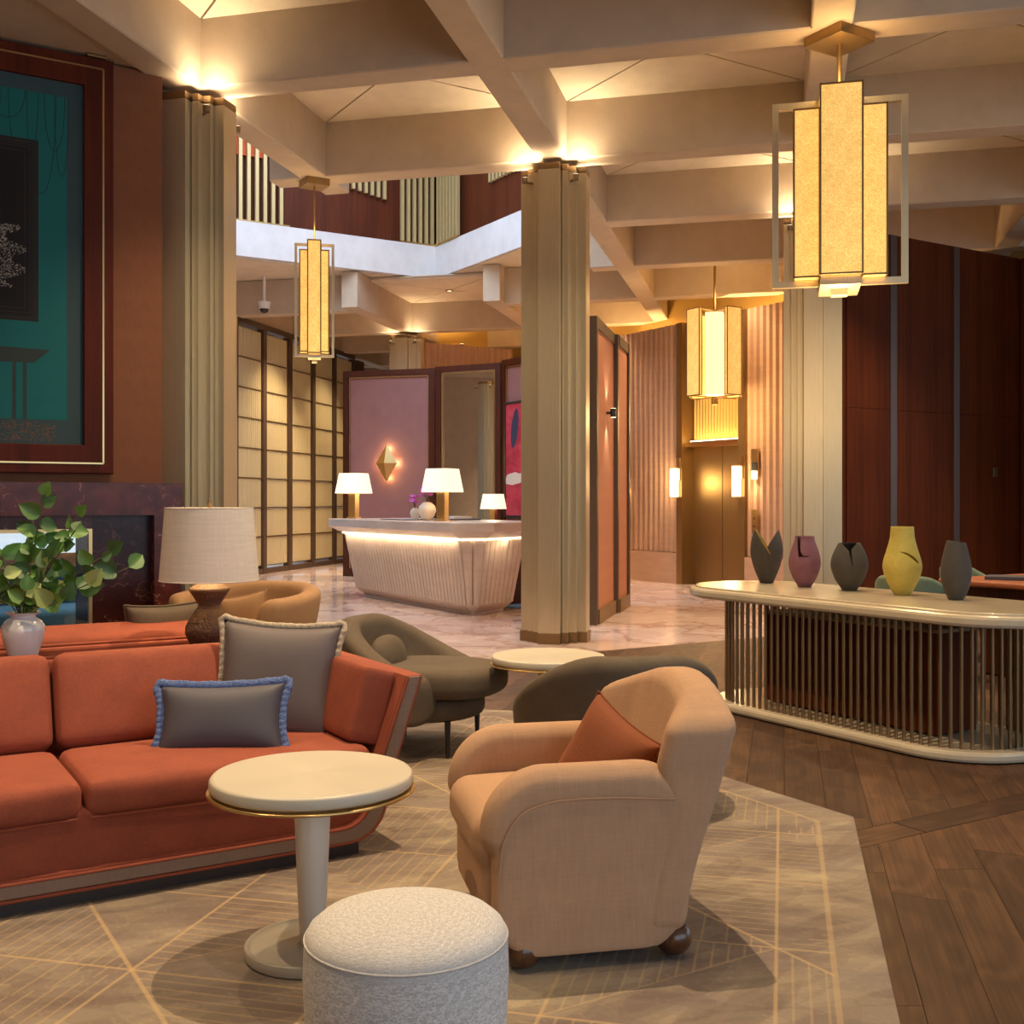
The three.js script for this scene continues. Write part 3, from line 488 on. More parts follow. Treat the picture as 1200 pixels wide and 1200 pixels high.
// ------------------------------------------------------------------ rug
{
  const x0 = -2.24, x1 = 3.67, z0 = -6.67, z1 = -.82, w = x1 - x0, d = z1 - z0, K = 2040 / w;
  const tex = canvasTex(2048, 2048, (c) => {
    const H = Math.round(d * K); c.fillStyle = '#7f7266'; c.fillRect(0, 0, 2048, 2048);
    seedState = 99;
    for (let i = 0; i < 5200; i++) { const r = R(8, 80), x = R(0, 2048), y = R(0, 2048), k = rnd(); c.save(); c.translate(x, y); c.rotate(R(-.5, .5) + (k > .5 ? .78 : 0)); c.fillStyle = k < .36 ? 'rgba(88,76,66,.18)' : k < .7 ? 'rgba(188,170,142,.16)' : 'rgba(124,113,110,.18)'; c.beginPath(); c.ellipse(0, 0, r * 1.6, r * .4, 0, 0, 7); c.fill(); c.restore(); }
    for (let i = 0; i < 60000; i++) { c.fillStyle = rnd() < .5 ? 'rgba(90,74,58,.10)' : 'rgba(210,190,156,.10)'; c.fillRect(R(0, 2048), R(0, 2048), 1 + rnd() * 2, 2 + rnd() * 5); }
    const X = (x) => (x - x0) * K, Y = (z) => (z - z0) * K, line = (ax, az, bx, bz, wd, col) => { c.strokeStyle = col; c.lineWidth = wd * K; c.beginPath(); c.moveTo(X(ax), Y(az)); c.lineTo(X(bx), Y(bz)); c.stroke(); };
    const bold = 'rgba(186,158,114,.62)', fine = 'rgba(182,155,114,.45)';
    const inset = RUG.map(([x, z]) => [.715 + (x - .715) * .94, -3.75 + (z + 3.75) * .94]);
    c.save(); c.beginPath(); inset.forEach(([x, z], k) => k ? c.lineTo(X(x), Y(z)) : c.moveTo(X(x), Y(z))); c.closePath(); c.clip();
    const a = .84, cx = .715, cz = -3.26;                     // lattice of the woven lines
    for (let i = -6; i <= 6; i++) for (let j = -6; j <= 6; j++) {
      const nx = cx + i * a, nz = cz + j * a;
      // square cell from (nx, nz): its four triangles are hatched in turning directions
      const q = [[nx, nz], [nx + a, nz], [nx + a, nz + a], [nx, nz + a]], m = [nx + a / 2, nz + a / 2];
      for (let k = 0; k < 4; k++) {
        if ((i * 3 + j * 5 + k * 7 + 40) % 4 === 0) continue;
        const A = q[k], B = q[(k + 1) % 4], steps = (i + j + k) % 2 ? 13 : 8, dirB = (i + 2 * j + k) % 2;
        for (let s = 1; s < steps; s++) { const t = s / steps; const p = dirB ? [lerp(A[0], m[0], t), lerp(A[1], m[1], t)] : [lerp(A[0], B[0], t), lerp(A[1], B[1], t)]; const e = dirB ? [lerp(A[0], B[0], t), lerp(A[1], B[1], t)] : [lerp(m[0], B[0], t), lerp(m[1], B[1], t)]; line(p[0], p[1], e[0], e[1], .007, fine); }
      }
      line(nx, nz, nx + a, nz + a, .011, bold); line(nx + a, nz, nx, nz + a, .011, bold);
      if ((i & 1) === 0) line(nx, nz, nx, nz + a, .013, bold); if (((i + j) & 1) === 0) line(nx, nz, nx + a, nz, .008, fine);
    }
    c.restore();
    c.strokeStyle = 'rgba(186,160,118,.5)'; c.lineWidth = .017 * K; c.beginPath(); inset.forEach(([x, z], k) => k ? c.lineTo(X(x), Y(z)) : c.moveTo(X(x), Y(z))); c.closePath(); c.stroke();
  });
  const g = upright(extrude(RUG.map(([x, z]) => [x, -z]).reverse(), .012, .003)).translate(0, .003, 0), p = g.attributes.position, uv = new Float32Array(p.count * 2);
  for (let i = 0; i < p.count; i++) { uv[2 * i] = (p.getX(i) - x0) * K / 2048; uv[2 * i + 1] = 1 - (p.getZ(i) - z0) * K / 2048; }
  g.setAttribute('uv', new THREE.BufferAttribute(uv, 2));
  const m = std('taupe silk rug', lin(1, .96, .91), { roughness: .85, map: tex, bumpMap: T.velvetBump, bumpScale: .001, sheen: .5, sheenRoughness: .4, sheenColor: lin(.42, .38, .32) });
  tag(mesh('rug', g, m, scene), 'large taupe silk rug woven with fine golden lines under the seating', 'rug');
}
const ON_RUG = .018;
// ------------------------------------------------------------------ rust velvet sofas
function sofa(label, pos, turn) {
  const s = thing('velvet_sofa', label, 'sofa', pos, turn), D = .96, F = D / 2;
  const prof = (o) => {                                      // U-shaped front profile, o = distance inside the outer edge
    const wb = 1.04 - o, wt = 1.235 - o, y0 = .055 + o, yt = .655, r = .15 - o * .6, p = [];
    const side = []; side.push([wt, yt]);
    const k = (wt - wb) / (yt - y0); const yc = y0 + r; const xr = wb + k * r;
    for (let i = 0; i <= 8; i++) { const a = i / 8 * Math.PI / 2; side.push([xr - r + r * Math.cos(a), yc - r * Math.sin(a)]); }
    for (const q of side) p.push(q); for (const q of [...side].reverse()) p.push([-q[0], q[1]]); return p;
  };
  const ring = (o0, o1) => { const a = prof(o0), b = prof(o1); return [...a, ...b.reverse()]; };
  const shell = extrude(ring(0, .058), D - .02, .006).translate(0, 0, -F + .01);
  mesh('shell', shell, M.rust, s);
  mesh('front_band', extrude(ring(.010, .050), .008, .002).translate(0, 0, F + .001), M.taupeBand, s, 'taupe band along the front edge');
  for (const o of [.004, .056]) mesh('piping', tube(prof(o).map(([x, y]) => [x, y, F + .006]), .007, 150, 6), M.rust, s);
  mesh('plinth', box(1.98, .06, D - .06, 0, .03, -.005), M.plinth, s);
  mesh('seat_base', rbox(2.06, .21, D - .06, .02, 0, .205, .01), M.rust, s);
  const back = new THREE.Group; const bp = extrude([[-1.17, .12], [1.17, .12], [1.22, .655], [-1.22, .655]], .07, .012); bp.rotateX(-.10).translate(0, .02, -F + .0); mesh('back_panel', bp, M.rust, s);
  mesh('back_piping', tube([[-1.215, .69, -F - .055], [0, .69, -F - .055], [1.215, .69, -F - .055]], .008, 30, 6), M.rust, s);
  for (const a of [-1, 1]) {
    const sc = mesh('seat_cushion', puffBox(1.035, .135, .58, .045, [0, .014, .012]), M.rust, s); sc.position.set(a * .521, .340, .185);
    mesh('cushion_piping', tube([[-.50, -.058, .285], [0, -.06, .297], [.50, -.058, .285]], .005, 30, 6), M.rust, sc);
    const bc = mesh('back_cushion', puffBox(a > 0 ? 1.0 : 1.0, .37, .19, .05, [0, .0, .018]), M.rust, s); bc.position.set(a * .505, .555, -.225); bc.rotation.x = -.34;
    const ac = mesh('arm_cushion', puffBox(.15, .30, .66, .03, [.006, 0, 0]), M.rust, s); ac.position.set(a * 1.062, .545, .085); ac.rotation.z = -a * .26;
  }
  return s;
}
sofa('rust velvet sofa with grey fringed cushions facing the white boucle ottoman', [.70, ON_RUG, -4.345], 0);
sofa('rust velvet sofa facing the fireplace, seen from behind', [.70, ON_RUG, -5.83], Math.PI);
function pillow(name, label, w, h, t, m, pos, rot, trim, group) {
  const p = thing(name, label, 'cushion', pos, 0, group); p.rotation.set(...rot);
  mesh('cover', pillowGeo(w, h, t, 26, pos[0] * 9), m, p); if (trim) mesh('fringe', fringe(w, h, trim[1], trim[2], 3), trim[0], p); else mesh('seam', tube(pillowEdge(w, h), .006, 120, 6, true), m, p); return p;
}
pillow('square_cushion', 'large warm grey square cushion with ecru fringe in the sofa corner', .49, .48, .16, M.greyCloth, [1.525, .622, -4.345], [-.28, -.52, -.20], [M.creamFringe, .026, .02]);
pillow('lumbar_cushion', 'small slate grey oblong cushion with blue fringe lying on the sofa seat', .48, .27, .13, M.slateCloth, [1.24, .528, -4.15], [-.42, -.44, -.17], [M.blueFringe, .032, .016]);
pillow('olive_cushion', 'olive cushion standing on the sofa that faces the fireplace', .42, .36, .14, M.olive, [1.40, .68, -5.66], [.35, 3.2, 0], null);
// narrow table between the sofas
{
  const t = thing('sofa_table', 'dark red lacquered narrow table between the two rust sofas', 'table', [.70, ON_RUG, -5.075]);
  mesh('top', rbox(2.1, .035, .34, .008, 0, .63, 0), M.frameWood, t); mesh('apron', box(2.0, .06, .28, 0, .585, 0), M.frameWood, t);
  for (const [a, b] of [[-1, -1], [-1, 1], [1, -1], [1, 1]]) mesh('leg', box(.05, .56, .05, a * .97, .28, b * .11), M.frameWood, t);
  const L = thing('table_lamp', 'table lamp with a pale linen drum shade on a dark textured clay base', 'lamp', [1.455, ON_RUG + .648, -5.06]);
  mesh('base', lathe([[0, 0], [.055, .002], [.085, .03], [.108, .085], [.106, .115], [.085, .16], [.058, .195], [.052, .205], [.050, .215], [.062, .235], [.088, .275], [.094, .285], [.084, .293], [.05, .31], [.03, .318], [0, .32]]), M.lampClay, L);
  mesh('neck', cyl(.012, .012, .10, 0, .36, 0, 12), M.brass, L);
  const sh = mesh('shade', lathe([[.222, .325], [.197, .655], [.194, .655], [.219, .325], [.222, .325]], 56), M.linenShade, L); mesh('rim', merge([new THREE.TorusGeometry(.2205, .003, 6, 56).rotateX(Math.PI / 2).translate(0, .326, 0), new THREE.TorusGeometry(.1955, .003, 6, 56).rotateX(Math.PI / 2).translate(0, .655, 0)]), M.linenShade, sh);
  mesh('finial', lathe([[0, .70], [.008, .69], [.005, .68], [.010, .67], [.006, .64], [0, .64]], 12), M.bronze, L); mesh('harp', merge([box(.38, .004, .006, 0, .648, 0), box(.006, .004, .38, 0, .648, 0)]), M.bronze, L);
  mesh('bulb', new THREE.SphereGeometry(.03, 16, 12).translate(0, .45, 0), glow('soft bulb', lin(1, .8, .5), 3), L); point(L, WARM, .55, [0, .45, 0], 3);
  const v = thing('white_vase', 'white glazed ceramic vase holding leafy green branches', 'vase', [.66, ON_RUG + .648, -5.0]);
  mesh('body', lathe([[0, 0], [.044, 0], [.050, .008], [.062, .06], [.078, .11], [.086, .145], [.084, .17], [.070, .19], [.050, .203], [.046, .210], [.056, .218], [.070, .223], [.070, .226], [.050, .220], [.042, .209], [.056, .19], [.076, .16], [.066, .1], [.045, .02], [0, .015]]), M.whiteGlass, v);
  // branches
  const p = thing('leafy_branches', 'spray of green leafy branches standing in the white vase', 'plant', [.66, ON_RUG + .855, -5.0]);
  const leafGeo = (l, w) => { const n = 7, pos = [], idx = []; for (let i = 0; i <= n; i++) { const t = i / n, hw = w * Math.pow(Math.sin(Math.PI * Math.pow(t, .8)), .8) * (1 + (i % 2 ? .07 : 0)), z = -.25 * l * t * t; for (const q of [-1, -.5, 0, .5, 1]) pos.push(hw * q, t * l, z + .20 * hw * q * q * 2 - (q === 0 ? .002 : 0)); } for (let i = 0; i < n; i++) for (let k = 0; k < 4; k++) { const a = i * 5 + k; idx.push(a, a + 1, a + 6, a, a + 6, a + 5); } const g = new THREE.BufferGeometry(); g.setAttribute('position', new THREE.Float32BufferAttribute(pos, 3)); g.setIndex(idx); g.computeVertexNormals(); return g; };
  const leaves = [leafGeo(.085, .036), leafGeo(.068, .030), leafGeo(.10, .038)]; seedState = 314;
  // stems: direction seen along the table (x), height, lean to the front
  const rx = Math.cos(.5463), rz = Math.sin(.5463);          // the spray is widest across the line of sight
  const stems = [[.10, .50, .03], [.02, .40, -.05], [-.14, .40, .04], [.24, .36, .06], [.36, .27, .0], [-.26, .30, -.03], [.16, .24, .10], [-.06, .24, .12], [.30, .14, .08], [-.20, .17, .10], [.08, .12, .16], [-.34, .20, .05], [.20, .42, -.08], [.42, .20, -.06], [-.1, .12, .15], [.22, .08, .13]];
  for (const [sx, h, sf] of stems) {
    const ex = sx * rx + sf * -.52, ez = sx * rz + sf * .85, pts = [[0, -.12, 0], [ex * .12, .04, ez * .12], [ex * .5, h * .55, ez * .5], [ex, h, ez]];
    const b = mesh('branch', tube(pts, .0028, 20, 5), M.stem, p), cv = new THREE.CatmullRomCurve3(pts.map((q) => new THREE.Vector3(...q))), cnt = 5 + Math.round(h * 10);
    for (let k = 0; k < cnt; k++) {
      const t = lerp(.42, 1, k / (cnt - 1)), c = cv.getPointAt(t), l = mesh('leaf', leaves[Math.floor(rnd() * 3)], M.leaf[Math.min(3, Math.floor(rnd() * (h < .26 ? 4 : 3.2)))], b);
      l.position.copy(c); l.scale.setScalar(R(.75, 1.05)); const side = k % 2 ? 1 : -1; l.rotation.set(R(-.7, .5), R(-1.0, 1.0) - .55, side * R(.5, 1.5) - sx * .6 * (k === cnt - 1 ? 2 : 1) * (k === cnt - 1 ? 1 : 1)); if (k === cnt - 1) l.rotation.z = -sx * 2;
    }
  }
}
// ------------------------------------------------------------------ round side tables
const sideTable = thing('round_table', 'round ivory side table with a brass ring next to the boucle ottoman', 'table', [1.20, ON_RUG, -3.11]);
{
  mesh('top', lathe([[0, .495], [.28, .495], [.294, .497], [.297, .505], [.296, .524], [.290, .531], [.28, .533], [0, .533]], 72), M.ivory, sideTable);
  mesh('brass_ring', lathe([[.27, .482], [.302, .482], [.305, .486], [.302, .491], [.27, .491], [.27, .482]], 72), M.brass, sideTable);
  mesh('stem', lathe([[.036, .03], [.040, .1], [.056, .482]], 40), M.ivoryWhite, sideTable);
  mesh('base', lathe([[0, .0], [.190, .0], [.196, .006], [.198, .032], [.192, .036], [.184, .034], [.176, .022], [.05, .022], [.03, .04], [0, .04]], 64), M.ivory, sideTable);
}
{ const t = sideTable.clone(); t.name = numbered('round_table'); scene.add(t); t.position.set(3.17, ON_RUG, -4.85); tag(t, 'round ivory side table between the two olive tub chairs', 'table'); }
// ------------------------------------------------------------------ boucle ottoman
{
  const o = thing('ottoman', 'round drum ottoman in grey white boucle', 'ottoman', [1.05, ON_RUG, -2.165]); o.scale.y = 1.035;
  mesh('body', lathe([[0, .01], [.17, .01], [.185, .03], [.205, .12], [.217, .22], [.221, .31], [.219, .37], [.217, .385], [.216, .386]], 72), M.boucle, o);
  mesh('cushion_top', lathe([[.216, .386], [.217, .389], [.210, .404], [.19, .420], [.15, .433], [.09, .440], [0, .443]], 72), M.boucle, o);
  mesh('seam', new THREE.TorusGeometry(.2175, .0028, 6, 90).rotateX(Math.PI / 2).translate(0, .3865, 0), M.boucle, o);
  mesh('foot_ring', cyl(.15, .15, .012, 0, .006, 0, 40), M.plinth, o);
}
// ------------------------------------------------------------------ tan armchair
{
  const c = thing('armchair', 'tan upholstered wing armchair on round wooden ball feet', 'chair', [1.985, ON_RUG + .002, -2.90], -1.906); c.scale.set(.95, .95, .97);
  const armF = (sx) => (x, y, z) => {
    const xa = (x - sx * .315) * sx, d2 = Math.hypot(Math.max(sdRect(z - .03, y - .30, .295, .27, .15), 0)) + Math.min(sdRect(z - .03, y - .30, .295, .27, .15), 0);
    const low = sdRect(z - .03, y - .21, .295, .11, .02), prof = Math.min(d2, low), e = Math.abs(xa) - .052;
    let body = smax(prof, e, .03);
    const rollP = Math.abs(sdRect(z - .03, y - .30, .268, .243, .13)), q = Math.hypot(Math.max(rollP - .012, 0), xa + .004), inUp = smooth(.30, .40, y);   // rolled top edge follows the arm outline
    body = smin(body, q - .052 - .0 + (1 - inUp) * .06, .02);
    return body;
  };
  for (const s of [-1, 1]) { const a = mesh('armrest', sdfGeo(armF(s), s > 0 ? [.2, .04, -.42] : [-.46, .04, -.42], s > 0 ? [.46, .66, .42] : [-.2, .66, .42], .0125), M.tan, c);
    mesh('piping', tube([[s * .372, .30, .316], [s * .374, .40, .300], [s * .374, .475, .25], [s * .374, .505, .17], [s * .374, .51, .0], [s * .374, .495, -.22]], .0035, 50, 6), M.tan, a);
    }
  mesh('seat_cushion', sdfGeo((x, y, z) => smin(sdBox(x, y - .36 - .03 * Math.cos(x * 5) * Math.cos((z - .05) * 3.5), z - .06, .285, .085, .31, .07), sdBox(x, y - .22, z - .055, .275, .13, .285, .05), .03), [-.34, .03, -.32], [.34, .52, .44], .0135), M.tan, c);
  mesh('backrest', sdfGeo((x, y, z) => {
    const zc = -.195 - .255 * (y - .1) * smooth(-.1, .5, y) , ax = Math.abs(x) / .37, yy = y + .115 * ax * ax * smooth(.4, .8, y);
    const wing = .075 * smooth(.45, 1, ax) * smooth(.40, .62, y) * (1 - .35 * smooth(.68, .84, y));
    return .92 * sdBox(x, yy - .455, z - zc - wing * .5, .372 + .012 * smooth(.5, .7, y), .378, .075 + wing * .55, .048);
  }, [-.44, .03, -.62], [.44, .90, .06], .0135), M.tan, c);
    for (const [a, b] of [[-1, -1], [-1, 1], [1, -1], [1, 1]]) mesh('ball_foot', new THREE.SphereGeometry(.056, 24, 16).scale(1, .95, 1).translate(a * .315, .053, b * .235 + .0), M.feetWood, c);
  const p = thing('rust_cushion', 'rust chenille cushion leaning in the tan armchair', 'cushion', [2.08, ON_RUG + .515, -2.845]); p.rotation.set(0, -1.35, 0); const q = new THREE.Group;
  p.rotation.order = 'YXZ'; p.rotation.x = -.30; p.rotation.z = -.42;
  mesh('cover', pillowGeo(.33, .31, .14, 26, 2), M.pillowRust, p); mesh('seam', tube(pillowEdge(.33, .31), .004, 120, 6, true), M.pillowRust, p);
}
// ------------------------------------------------------------------ tub chairs
function tubChair(name, label, m, legM, pos, turn, o, group) {
  const c = thing(name, label, 'chair', pos, turn, group);
  const hTop = (x, z) => { const a = Math.abs(Math.atan2(x, -z)); return lerp(o.high, o.low, smooth(.35, 2.1, a)); };
  mesh('shell', sdfGeo((x, y, z) => {
    const fl = o.flare * smooth(.2, o.high, y), r = Math.hypot(x * .97, z), RR = .345 + fl, d = Math.abs(r - RR) - .064 * (1 + .3 * smooth(.6, .2, y));
    return .8 * smax(smax(smax(d, y - hTop(x, z), .07), .185 - y, .03), z - o.open, .09);
  }, [-.56, .12, -.56], [.56, o.high + .07, .50], .016), m, c);
  mesh('base', sdfGeo((x, y, z) => { const r = Math.hypot(x, z) - .345; return smax(r, Math.abs(y - .245) - .062, .05); }, [-.42, .15, -.42], [.42, .34, .42], .016), m, c);
  mesh('seat_cushion', sdfGeo((x, y, z) => { const dx = x / 1.0, dz = (z - .09) * .86, r = Math.pow(Math.pow(Math.abs(dx), 2.6) + Math.pow(Math.abs(dz), 2.6), 1 / 2.6) - .325; return .85 * smax(r, Math.abs(y - .372 - .012 * Math.cos(r * 6)) - .078, .07); }, [-.46, .24, -.42], [.46, .52, .58], .015), m, c);
  for (const [a, b] of [[-1, -1], [-1, 1], [1, -1], [1, 1]]) mesh('leg', new THREE.CylinderGeometry(.017, .010, .19, 12).translate(a * .22, .095, b * .22 + .02), legM, c);
  if (o.pillow) mesh('lumbar_pillow', sdfGeo((x, y, z) => Math.pow(Math.pow(Math.abs(x) / .17, 2.3) + Math.pow(Math.abs(y) / .105, 2.3) + Math.pow(Math.abs(z) / .062, 2), .45) * .06 - .06, [-.2, -.14, -.1], [.2, .14, .1], .012).rotateX(-.35).translate(-.02, .50, -.185), m, c);
  return c;
}
const olive = { high: .70, low: .44, open: .20, flare: .05, pillow: true };
tubChair('tub_chair', 'olive mohair tub chair with a round lumbar pillow, behind the sofa arm', M.olive, M.black, [2.72, ON_RUG, -5.42], .70, olive, 'olive tub chairs');
tubChair('tub_chair', 'olive mohair tub chair seen from behind the tan armchair', M.olive, M.black, [2.95, ON_RUG, -3.98], 2.75, olive, 'olive tub chairs');
tubChair('camel_chair', 'camel cloth tub chair with a high back near the fireplace', M.camel, M.black, [2.24, 0, -7.05], -1.05, { high: .81, low: .75, open: .24, flare: .09 });
pillow('camel_cushion', 'brown square cushion in the camel chair', .34, .30, .13, M.camel, [2.26, .60, -7.06], [-.2, -.75, .06], null);
// ------------------------------------------------------------------ slatted console with vases
{
  const c = thing('console_table', 'long oval console with a cream stone top on slender bronze rods', 'console', [5.30, 0, -4.62]);
  const top = (hx, hz, y, h, b) => upright(extrude(stadium(hx, hz, 28), h, b)).translate(0, y, 0);
  mesh('top', top(.455, 1.33, .735, .025, .018), M.stoneTop, c); mesh('top_inlay', top(.43, 1.305, .775, .010, .006), M.stoneTop, c);
  mesh('base_plate', top(.435, 1.10, .022, .02, .018), M.stoneTop, c); mesh('plinth', top(.39, 1.05, 0, .01, .002), M.plinth, c);
  mesh('inner_core', rbox(.34, .56, 1.30, .01, 0, .35, 0), M.walnut, c); mesh('core_cap', box(.36, .02, 1.32, 0, .64, 0), M.bronze, c);
  const hx = .385, hz = 1.03, L = hz - hx, per = 4 * L + 2 * Math.PI * hx, n = 96, rod = cyl(.0105, .0105, .70, 0, .39, 0, 8);
  for (let k = 0; k < n; k++) { let s = k / n * per, x, z; if (s < 2 * L) { x = hx; z = L - s; } else if ((s -= 2 * L) < Math.PI * hx) { const a = s / hx; x = hx * Math.cos(a); z = -L - hx * Math.sin(a); } else if ((s -= Math.PI * hx) < 2 * L) { x = -hx; z = -L + s; } else { const a = (s - 2 * L) / hx; x = -hx * Math.cos(a); z = L + hx * Math.sin(a); } mesh('rod', rod, M.bronze, c).position.set(x, 0, z); }
  const ev = new Evaluator(); ev.useGroups = false; ev.attributes = ['position', 'normal'];
  const cut = (g, tools) => { g = mergeVertices(g.index ? g : g, 1e-5); for (const k of Object.keys(g.attributes)) if (!['position', 'normal'].includes(k)) g.deleteAttribute(k); let b = new Brush(g); b.updateMatrixWorld(); for (const t of tools) { const q = new Brush(t); for (const k of Object.keys(t.attributes)) if (!['position', 'normal'].includes(k)) t.deleteAttribute(k); q.updateMatrixWorld(); b = ev.evaluate(b, q, SUBTRACTION); } return uvM(b.geometry); };
  const fine = (pts) => { const cv = new THREE.CatmullRomCurve3(pts.slice(2).map(([r, y]) => new THREE.Vector3(r, y, 0)), false, 'centripetal'); return [pts[0], pts[1], ...cv.getPoints(26).map((p) => [p.x, p.y])]; };
  const shell = (pts, th) => lathe([...pts, ...[...pts].reverse().map(([r, y], k, arr) => [Math.max(0, r - th), k === arr.length - 1 ? y + th : y])], 56);
  const face = Math.atan2(-5.4, 4.8);                        // the cuts look towards the seating
  const vase = (name, label, x, z, pts, m, tools, inner, turn = 0) => {
    const v = thing(name, label, 'vase', [x, .791, z], face + turn);
    pts = fine(pts); mesh('body', cut(shell(pts, .007), tools), m, v); if (inner) mesh('lining', cut(shell(pts.filter((p) => p[0] > .02).map(([r, y]) => [r - .0085, y + .004]), .003), tools), inner, v); return v;
  };
  const wedge = (pts, d) => { const g = extrude(pts, d).translate(0, 0, -d / 2); return g; };
  vase('cut_vase', 'charcoal stoneware vase split into two pointed petals with a yellow lining', 5.47, -5.62, [[0, 0], [.042, 0], [.048, .01], [.085, .10], [.108, .19], [.110, .24], [.100, .31], [.082, .37]], M.darkClay, [wedge([[-.10, .40], [-.07, .36], [.03, .20], [.034, .20], [.012, .25], [.085, .375], [.10, .40]], .5)], M.yellowClay);
  vase('mauve_vase', 'mauve stoneware vase with a stepped slit', 5.42, -5.22, [[0, 0], [.04, 0], [.045, .008], [.08, .07], [.101, .14], [.102, .18], [.085, .25], [.064, .31], [.062, .335]], M.mauveClay, [wedge([[-.040, .36], [-.044, .30], [-.038, .235], [-.034, .20], [.03, .20], [.028, .208], [-.006, .21], [-.022, .236], [-.024, .30], [-.026, .36]], .25).translate(0, 0, .125)], null);
  vase('torn_vase', 'squat charcoal stoneware vase with a torn rim', 5.45, -4.87, [[0, 0], [.042, 0], [.048, .008], [.088, .07], [.114, .15], [.110, .20], [.09, .255], [.066, .30]], M.darkClay, [wedge([[-.06, .33], [-.035, .285], [-.004, .255], [.018, .16], [.021, .16], [.012, .26], [.045, .30], [.05, .33]], .3).translate(0, 0, .15)], null);
  vase('yellow_vase', 'tall yellow stoneware vase with a curved slit', 5.47, -4.48, [[0, 0], [.045, 0], [.052, .01], [.09, .08], [.113, .16], [.110, .20], [.09, .27], [.072, .34], [.066, .41]], M.yellowClay, [wedge([[-.02, .262], [.02, .258], [.06, .235], [.09, .20], [.088, .19], [.06, .216], [.02, .245]], .3).translate(0, 0, .15)], null);
  vase('slim_vase', 'slim tall charcoal stoneware vase at the near end of the console', 5.45, -4.09, [[0, 0], [.038, 0], [.044, .008], [.07, .07], [.084, .15], [.080, .21], [.062, .29], [.048, .34]], M.darkClay, [wedge([[-.09, .37], [-.055, .34], [.055, .325], [.09, .37]], .4)], null);
}
// ------------------------------------------------------------------ dining end on the right
{
  const t = thing('leather_table', 'table with an orange leather top behind the console', 'table', [8.35, 0, -5.25]);
  mesh('top', rbox(1.9, .05, .95, .02, 0, .725, 0), M.orangeTop, t); mesh('apron', box(1.7, .08, .75, 0, .66, 0), M.brownWood, t); for (const a of [-1, 1]) mesh('pedestal', rbox(.16, .64, .55, .02, a * .6, .32, 0), M.brownWood, t);
  const b = thing('book', 'closed grey book lying on the orange leather table', 'book', [7.72, .75, -5.32], .5); mesh('cover', rbox(.24, .028, .32, .003, 0, .014, 0), M.slateCloth, b); mesh('pages', box(.232, .02, .31, .006, .014, 0), M.paperWhite, b);
  const chair = (label, x, z, turn) => {
    const c = thing('dining_chair', label, 'chair', [x, 0, z], turn, 'sage velvet dining chairs');
    mesh('seat', puffBox(.50, .10, .48, .045, [0, .015, 0]).translate(0, .44, .02), M.mint, c);
    mesh('backrest', sdfGeo((x, y, z) => { const r = Math.hypot(x, z - .02), d = Math.abs(r - .255 - .05 * (y - .5)) - .03; return .8 * smax(smax(d, Math.abs(y - .665 + .14 * smooth(.6, 2, Math.abs(Math.atan2(x, -z)))) - .125, .045), z - .10, .05); }, [-.36, .42, -.36], [.36, .86, .2], .016), M.mint, c);
    for (const [a, q] of [[-1, -1], [-1, 1], [1, -1], [1, 1]]) mesh('leg', tube([[a * .17, .42, q * .16], [a * .20, .22, q * .19], [a * .23, 0, q * .22]], .014, 12, 8), M.walnut, c);
    for (const a of [-1, 1]) mesh('back_support', tube([[a * .17, .42, -.15], [a * .20, .50, -.19], [a * .22, .60, -.20]], .012, 10, 8), M.walnut, c);
  };
  chair('sage velvet dining chair at the near side of the orange table', 7.05, -4.35, .9); chair('sage velvet dining chair at the end of the orange table', 7.15, -5.75, 1.9); chair('sage velvet dining chair beyond the orange table', 8.5, -6.2, .1);
}
